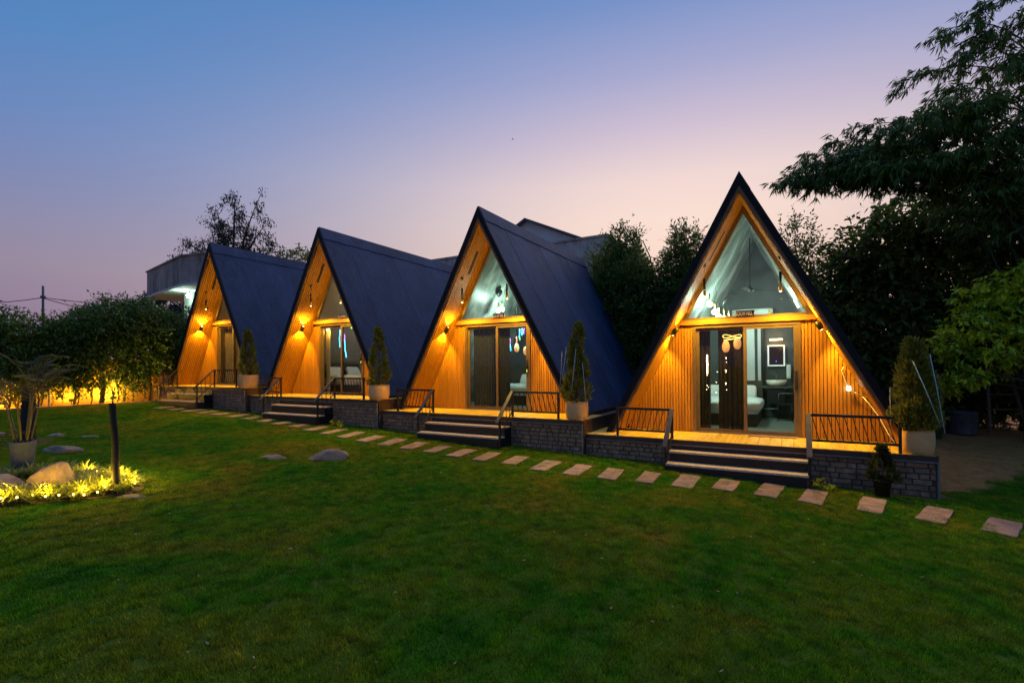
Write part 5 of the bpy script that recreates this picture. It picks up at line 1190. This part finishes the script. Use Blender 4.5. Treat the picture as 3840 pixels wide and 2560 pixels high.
# open feathery tree behind it, and a small one further right
def feathery(label, base, arms, n_per, seed, s=1.0):
    q = np.random.default_rng(seed); root = empty('feathery_tree', label, 'tree', base); tr = MB(); Ps = []; Ds = []
    f0 = Vector((0, 0, arms[0][0])); tr.tube([(0, 0, -0.5), f0 * 0.5 + Vector((0.1, 0, 0)), f0], [0.22 * s, 0.19 * s, 0.15 * s], 7)
    for st0, tip in arms:
        a = Vector((0, 0, st0 if st0 else f0.z)); b = Vector(tip); pts = curve(a, b, (0, 0, 0.25 * s), 7); tr.tube(pts, [0.12 * s * (1 - i / 8.5) for i in range(8)], 5)
        for k in range(16):
            i_ = int(q.integers(2, 8)); p = pts[i_]; d = unit(q.normal(size=3) + np.array([0, 0, 0.35])); l = q.uniform(0.5, 1.5) * s
            e = p + Vector(d * l); tr.tube([p, e], [0.022 * s, 0.008 * s], 4)
            for j in range(n_per):
                u = q.uniform(0.25, 1.05); c = np.array(p) + d * l * u; sp2_ = q.normal(size=(8, 3)) * 0.14 * s; Ps.append(c + sp2_); Ds.append(unit(q.normal(size=(8, 3)) * 0.5 + np.array([0.1, 0, -0.9])))
    P = np.concatenate(Ps); D = np.concatenate(Ds)
    obj('trunk', tr, 'bark', root); obj('crown', leaf_mesh('crown', P, D, unit(q.normal(size=P.shape)), 0.24 * s * q.uniform(0.6, 1.3, len(P)), 0.06 * s), 'leaf_sparse', root); return root
feathery('open feathery tree rising behind the concrete house', (-30.5, 18.0, 1.2), [(6.2, (0.3, 0, 11.4)), (0, (-2.2, 0.4, 10.0)), (0, (-5.2, 0, 9.4)), (0, (-8.0, 0.5, 8.4)), (0, (2.0, 0.2, 10.6)), (0, (3.1, 0, 9.2)), (0, (3.4, 0.3, 7.8)), (0, (-3.6, 0.2, 8.2)), (0, (0.8, 0.6, 9.0)), (0, (-1.0, -0.4, 10.8)), (0, (-6.0, 0.3, 8.0))], 6, 41)
tree('small_tree', 'small dark treetop between the leftmost two cabin roofs', 'tree', (-27.2, 20, 1.5), [(-27.2, 20, 8.9, 0.9, 0.9, 0.7), (-26.2, 20.2, 8.6, 0.9, 0.9, 0.6), (-27.8, 20, 8.2, 0.9, 0.9, 0.8)], 260, 6, 0.2, 0.09, 'leaf_dark', 0.1, droop=0.1)

# ------------------------------------------------------------------ concrete block and shed behind the middle cabins
cb2 = empty('concrete_block', 'long weathered concrete building behind the ROOM NO. 2 cabin', 'building', (-12, 22, 0.9))
obj('wall', MB().box(-9, 4.6, 0, 7, -0.5, 7.15), 'concrete_stained', cb2); obj('parapet_cap', MB().box(-9.05, 4.65, -0.06, 7.05, 7.151, 7.25), 'concrete_stained', cb2)
sh = empty('rooftop_shed', 'pale gabled shed with dark metal roof on top of the concrete building', 'shed', (-12.6, 25, 8.15))
m = MB(); m.prism_y([(-1.6, 0), (2.6, 0), (2.6, 0.75), (-0.6, 2.25), (-1.6, 1.75)], 0, 3.0); obj('wall', m, 'shed_wall', sh)
m = MB(); m.prism_y([(-0.6, 2.26), (-0.6, 2.36), (3.2, 0.62), (3.2, 0.52)], -0.35, 3.3); obj('roof', m, 'metal_roof_grey', sh)
m = MB(); m.prism_y([(-0.6, 2.36), (-0.6, 2.26), (-1.9, 1.55), (-1.9, 1.65)], -0.35, 3.3); obj('roof', m, 'metal_roof_grey', sh)
obj('window_band', MB().box(0.4, 2.4, -0.02, 0.0, 0.05, 0.35), 'mirror_glass', sh)

# ------------------------------------------------------------------ trees between and behind the cabins
def conical(label, x, y, z0, zt, r, twigs, seed):
    cl = []
    for k in range(9):
        q = k / 8; cl.append((x + 0.25 * math.sin(k * 2.4 + seed), y + 0.2 * math.cos(k * 1.9), z0 + (zt - z0) * (0.12 + 0.80 * q), r * (1.0 - 0.66 * q ** 2.0), r * (1.0 - 0.66 * q ** 2.0) * 0.9, (zt - z0) * 0.12))
    return tree('broadleaf_tree', label, 'tree', (x, y, z0 - 0.6), cl, twigs, 8, 0.15, 0.045, 'leaf_dark', 0.1, 'bark', 0.4, 0.0, 0.3, 'trees between the cabins', 0.35, 0.5)
conical('dark pointed tree right behind the ROOM NO. 2 roof', -5.55, 17.6, 1.0, 6.75, 1.6, 7000, 1)
conical('dark pointed tree left behind the ROOM NO. 1 roof', -3.25, 17.3, 1.0, 6.35, 1.35, 5600, 2)
conical('lower dark tree filling the gap between two pointed trees', -4.45, 16.9, 0.8, 5.5, 1.45, 3400, 5)
bn = empty('banana_plant', 'torn banana leaf sticking up between the two pointed trees', 'plant', (-4.7, 18.2, 0.6))
m = MB(); m.tube([(0, 0, -0.2), (0, 0, 4.6)], [0.12, 0.07], 8); obj('stem', m, 'bamboo_cane', bn)
m = MB(); rib = [(0.35, 0, 4.6), (0.2, 0, 5.4), (-0.05, 0, 6.0), (-0.3, 0, 6.2), (-0.55, 0, 6.1)]; m.tube([(0, 0, 4.5)] + rib, [0.05, 0.03, 0.025, 0.02, 0.014, 0.006], 5); obj('midrib', m, 'bamboo_cane', bn)
Vq = []
for k in range(7):
    z = 5.0 + 0.16 * k; x = 0.3 - 0.075 * k
    Vq += [(x, 0, z), (x - 0.34, 0.12, z - 0.12 - 0.02 * k), (x - 0.36, 0.12, z + 0.0), (x - 0.02, 0, z + 0.13)]
obj('leaf_blade', quads('leaf_blade', np.array(Vq, float)), 'leaf_dark', bn)
tree('broadleaf_tree', 'airy dark tree just right of the ROOM NO. 1 roof', 'tree', (0.4, 17.2, 0.6), [(0.1, 17, 5.7, 0.65, 0.6, 0.65), (0.5, 17.2, 5.0, 0.85, 0.7, 0.7), (-0.2, 17, 4.8, 0.8, 0.7, 0.7), (1.0, 17.2, 4.4, 0.8, 0.7, 0.6), (0.2, 17, 4.0, 1.0, 0.8, 0.7), (-0.6, 17, 4.2, 0.7, 0.7, 0.7)], 1000, 7, 0.12, 0.05, 'leaf_dark', 0.08, 'bark', 0.35, 0.05, 0.3, 'trees between the cabins', 0.4, 0.4)
# dense dark trees at the right
DT = [('dense dark tree close behind the right roof slope of ROOM NO. 1', (1.5, 16.3), [(1.3, 16, 3.0, 1.0, 1, 0.9), (0.8, 16.2, 2.0, 1.0, 1, 0.9), (1.7, 16, 2.1, 1.1, 1, 0.9), (0.4, 16.4, 3.2, 0.9, 0.9, 0.8), (1.0, 16.3, 3.9, 0.8, 0.8, 0.7), (1.2, 16, 1.1, 1.1, 1, 0.8)]),
      ('large dark tree under the bamboo at the right', (2.9, 16.6), [(2.2, 16, 5.0, 1.0, 1, 0.9), (2.9, 16.2, 4.2, 1.2, 1, 0.9), (1.6, 15.9, 5.0, 0.7, 0.7, 0.5), (2.6, 15.8, 5.7, 0.8, 0.8, 0.5), (2.1, 16.2, 3.9, 1.1, 1, 0.9), (3.4, 16, 5.3, 1.1, 1, 0.8), (2.7, 16.0, 3.0, 1.2, 1, 0.9), (3.6, 16.2, 3.4, 1.2, 1, 0.9), (2.8, 16.4, 2.0, 1.2, 1, 0.8)]),
      ('dark tree mass at the right edge behind the bright bush', (5.0, 16.8), [(4.6, 16.3, 5.2, 1.2, 1, 1.0), (5.2, 16.4, 4.2, 1.3, 1, 1), (4.4, 16.2, 3.3, 1.2, 1, 1), (5.4, 16.3, 3.0, 1.2, 1, 0.9), (4.8, 16.3, 2.2, 1.3, 1, 0.8), (5.8, 16.3, 5.3, 1.2, 1, 1), (6.3, 16.5, 4.0, 1.2, 1, 1.2)])]
for lb, (x, y), cl in DT: tree('dense_tree', lb, 'tree', (x, y, gz(x, y)), cl, 3000, 7, 0.17, 0.085, 'leaf_dark', 0.12, 'bark', 0.4, 0.4, 0.2, 'dense trees at the right')
bc = []
for cx_, cz_, r_ in ((2.75, 2.45, 0.26), (3.1, 2.75, 0.34), (3.0, 2.15, 0.26), (3.45, 3.15, 0.30), (3.2, 3.35, 0.24), (3.75, 3.6, 0.34), (3.6, 2.75, 0.30), (4.1, 3.25, 0.34), (4.05, 2.65, 0.36), (3.5, 2.25, 0.28), (3.85, 2.05, 0.3), (3.05, 1.75, 0.26),
                      (4.3, 3.85, 0.36), (4.5, 2.9, 0.36), (4.4, 2.2, 0.34), (2.85, 1.55, 0.22), (4.7, 3.5, 0.4)):
    bc.append((cx_, 13.25 + 0.35 * math.sin(cx_ * 9 + cz_ * 5), cz_, r_, r_, r_ * 0.75))
tree('bright_bush', 'tall bush with bright yellow-green leaves at the right edge', 'bush', (4.9, 13.9, gz(4.9, 13.9)), bc, 900, 7, 0.14, 0.055, 'leaf_fresh_lit', 0.045, 'bark', 0.14, 0.75, 0.55)
for lb, x in (('low dark undergrowth behind the grey tub', 3.4), ('low dark undergrowth behind the ladder at the right edge', 5.2), ('low dark undergrowth behind the green bin', 1.9)):
    tree('undergrowth', lb, 'bush', (x, 17.0, gz(x, 17)), [(x - 0.6, 17, 1.2, 0.8, 0.6, 0.7), (x + 0.5, 17.1, 1.3, 0.9, 0.6, 0.75), (x, 16.8, 2.0, 1.0, 0.6, 0.7)], 1100, 7, 0.16, 0.08, 'leaf_dark', 0.05, 'bark', 0.35, 0.4, 0.2, 'undergrowth at the right')

# ------------------------------------------------------------------ bamboo
bb = empty('bamboo_clump', 'tall arching bamboo clump at the right, leaves against the sky', 'bamboo', (5.6, 14.6, gz(5.6, 14.6)))
bx_, by_, bz_ = 5.6, 14.6, gz(5.6, 14.6)
# tips in the open, found on the spot where each cane bends over
TIPS = [(-0.25, 13.4, 6.45, 5.9), (0.15, 13.6, 6.95, 6.6), (0.6, 13.3, 6.7, 6.8), (1.2, 13.5, 7.35, 7.2), (1.0, 13.2, 6.3, 6.4), (1.8, 13.4, 6.6, 6.9), (2.1, 13.5, 8.1, 8.6), (2.5, 13.3, 7.5, 8.0),
        (2.6, 13.5, 8.85, 9.6), (3.0, 13.4, 8.2, 9.0), (3.3, 13.6, 9.3, 9.9), (2.4, 13.3, 6.7, 7.3), (3.2, 13.4, 7.2, 7.8), (3.9, 13.5, 8.7, 9.5), (4.2, 13.4, 7.6, 8.4), (3.7, 13.2, 6.4, 7.0),
        (1.6, 13.6, 6.0, 6.6), (2.8, 13.5, 6.0, 6.5), (4.6, 13.5, 9.6, 10.4), (4.6, 13.4, 6.5, 7.2), (0.7, 13.5, 7.1, 6.9), (2.0, 13.4, 7.2, 7.4), (3.5, 13.5, 7.9, 8.6)]
for k in range(34):
    q = k / 33; TIPS.append((-0.25 + 3.2 * q + 0.2 * math.sin(k * 2.3), 13.1 + 0.5 * math.sin(k * 1.7), 6.25 + 0.35 * q + 0.48 * math.sin(k * 3.1), 6.3 + 0.5 * q + 0.48 * math.sin(k * 3.1)))
for k in range(6):
    q = k / 5; TIPS.append((2.6 + 2.6 * q, 13.3 + 0.4 * math.sin(k * 1.7), 7.0 + 2.6 * (k * 0.618 % 1.0), 7.6 + 2.8 * (k * 0.618 % 1.0)))
cn = MB(); LP = []; LD = []
def bez(a, b, c, d, t): return a * (1 - t) ** 3 + b * 3 * t * (1 - t) ** 2 + c * 3 * t * t * (1 - t) + d * t ** 3
qr = np.random.default_rng(77)
for k, (tx, ty, tz, ph) in enumerate(TIPS):
    p0 = np.array([bx_ + qr.normal() * 0.5, by_ + qr.normal() * 0.4, bz_]); p3 = np.array([tx, ty, tz])
    p1 = np.array([p0[0] + 0.1, p0[1], ph * 0.75]); p2 = np.array([tx + (p0[0] - tx) * 0.48, ty + 0.2, ph + 0.35])
    pts = [bez(p0, p1, p2, p3, t_) for t_ in np.linspace(0, 1, 22)]
    cn.tube([tuple(q - np.array([bx_, by_, bz_])) for q in pts], [0.03 * (1 - 0.9 * j / 21) + 0.003 for j in range(22)], 5)
    for j in range(46):
        t_ = qr.uniform(0.45, 1.0) if j < 34 else qr.uniform(0.8, 1.0)
        c = bez(p0, p1, p2, p3, t_); ax = unit(bez(p0, p1, p2, p3, min(1, t_ + 0.02)) - bez(p0, p1, p2, p3, t_ - 0.02))
        side = unit(qr.normal(size=3)); l = qr.uniform(0.1, 0.6) * (1.15 - 0.7 * t_) + 0.06
        d = unit(ax * 0.7 + side * 0.8 + np.array([0, 0, 0.05])); e = c + d * l + np.array([0, 0, -0.25 * l])
        if l > 0.25: cn.tube([tuple(c - np.array([bx_, by_, bz_])), tuple(e - np.array([bx_, by_, bz_]))], [0.006, 0.003], 3)
        for u in (0.35, 0.7, 1.0):
            cc = c + (e - c) * u
            nl = 5 if u < 1 else 7
            fd = unit(d * 0.5 + np.array([0, 0, -0.75]) + qr.normal(size=3) * 0.15)
            LP.append(np.repeat(cc[None], nl, 0) + qr.normal(size=(nl, 3)) * 0.015); LD.append(unit(fd + qr.normal(size=(nl, 3)) * np.array([0.38, 0.38, 0.25])))
LP = np.concatenate(LP) - np.array([bx_, by_, bz_]); LD = np.concatenate(LD)
obj('cane', cn, 'bamboo_cane', bb)
obj('leaves', leaf_mesh('leaves', LP, LD, unit(qr.normal(size=LP.shape) + np.array([0, -0.4, 0.3])), 0.19 * qr.uniform(0.6, 1.3, len(LP)), 0.030 * qr.uniform(0.7, 1.2, len(LP))), 'leaf_bamboo', bb)

# ------------------------------------------------------------------ things in the yard at the right
ld = empty('wooden_ladder', 'rough wooden ladder leaning under the bushes at the right', 'ladder', (4.2, 15.2, gz(4.2, 15.2)))
L0, L1 = Vector((-0.28, -0.1, -0.03)), Vector((-0.20, 0.55, 2.3)); R0, R1 = Vector((0.42, 0.1, -0.03)), Vector((0.08, 0.6, 2.3))
m = MB(); m.tube([L0, L0.lerp(L1, 0.5) + Vector((0.01, 0, 0)), L1], 0.03, 7); obj('rail', m, 'ladder_wood', ld)
m = MB(); m.tube([R0, R0.lerp(R1, 0.5) + Vector((-0.01, 0, 0)), R1], 0.03, 7); obj('rail', m, 'ladder_wood', ld)
for k in range(6):
    q = 0.12 + 0.145 * k; a = L0.lerp(L1, q); b = R0.lerp(R1, q); m = MB(); m.tube([a + (a - b) * 0.08, b + (b - a) * 0.08], 0.017, 6); obj('rung', m, 'ladder_wood', ld)
tb = empty('steel_tub', 'dull grey round tub under the bush at the right', 'tub', (3.40, 15.0, gz(3.4, 15.0)))
m = MB(); m.lathe([(0.001, 0.0), (0.27, 0.0), (0.275, 0.03), (0.285, 0.48), (0.30, 0.50), (0.29, 0.52), (0.27, 0.5), (0.26, 0.05), (0.001, 0.04)], 28); obj('wall', m, 'tub_grey', tb)
br = empty('green_bin', 'green plastic bin behind the widest potted cypress', 'bin', (2.74, 14.2, gz(2.74, 14.2)))
m = MB(); m.lathe([(0.001, 0.0), (0.15, 0.0), (0.18, 0.6), (0.2, 0.6), (0.2, 0.64), (0.17, 0.64), (0.14, 0.04), (0.001, 0.04)], 20); obj('body', m, 'barrel_green', br)
bwr = empty('rear_wall', 'dim grey compound wall glimpsed between the two pointed trees', 'wall', (2, 23.5, 0.3))
obj('wall', MB().box(-9, 0, 0, 0.2, -0.3, 2.6), 'concrete_stained', bwr); obj('coping', MB().box(-9.02, 0.02, -0.05, 0.25, 2.601, 2.68), 'concrete_stained', bwr)

# weeds along the foot of the plinths
for lb, x, y, s in (('small leafy weed at the right foot of the nearest steps', 0.32, 9.25, 1.0), ('weeds at the foot of the steps of ROOM NO. 3', -10.6, 9.0, 1.4)):
    tree('weed', lb, 'plant', (x, y, gz(x)), [(x, y, gz(x) + 0.07 * s, 0.13 * s, 0.09, 0.06 * s), (x + 0.15 * s, y, gz(x) + 0.05 * s, 0.1, 0.08, 0.05)], 40, 5, 0.05, 0.026, 'leaf_fresh_lit', 0.006, 'bark', 0.05, 0.0, 0.2, 'weeds')

# a bird far up
bi = empty('bird', 'tiny dark bird in the sky above the ROOM NO. 2 cabin', 'bird', (-16.4, 29.0, 17.5), 0.6); bi.scale = (0.36,) * 3
m = MB(); m.tube([(-0.22, 0, 0), (-0.08, 0, 0.03), (0.1, 0, 0.04), (0.22, 0, 0.02)], [0.01, 0.05, 0.05, 0.015], 8); obj('body', m, 'bird_dark', bi)
for s in (-1, 1):
    m = MB(); m.add([(0.1, 0, 0.05), (0.02, s * 0.25, 0.16), (-0.08, s * 0.5, 0.08), (-0.02, s * 0.25, 0.12), (-0.06, 0, 0.04)], [(0, 1, 2, 3), (0, 3, 4)]); obj('wing', m, 'bird_dark', bi)

# dry leaves and bits lying on the lawn
nf = 420; fx = rng.uniform(-15, 3.5, nf); fy = rng.uniform(1.2, 8.9, nf)
FP = np.column_stack([fx, fy, np.array([gz(a) for a in fx]) + 0.028]); FD = unit(np.column_stack([rng.normal(size=nf), rng.normal(size=nf), rng.normal(size=nf) * 0.15]))
fo = obj('fallen_leaves', leaf_mesh('fallen_leaves', FP, FD, unit(np.array([0, 0, 1.0]) + rng.normal(size=(nf, 3)) * 0.3), rng.uniform(0.02, 0.06, nf), rng.uniform(0.008, 0.022, nf)), 'leaf_dry'); fo['kind'] = 'stuff'
fo['label'] = 'dry leaf litter scattered over the lawn'
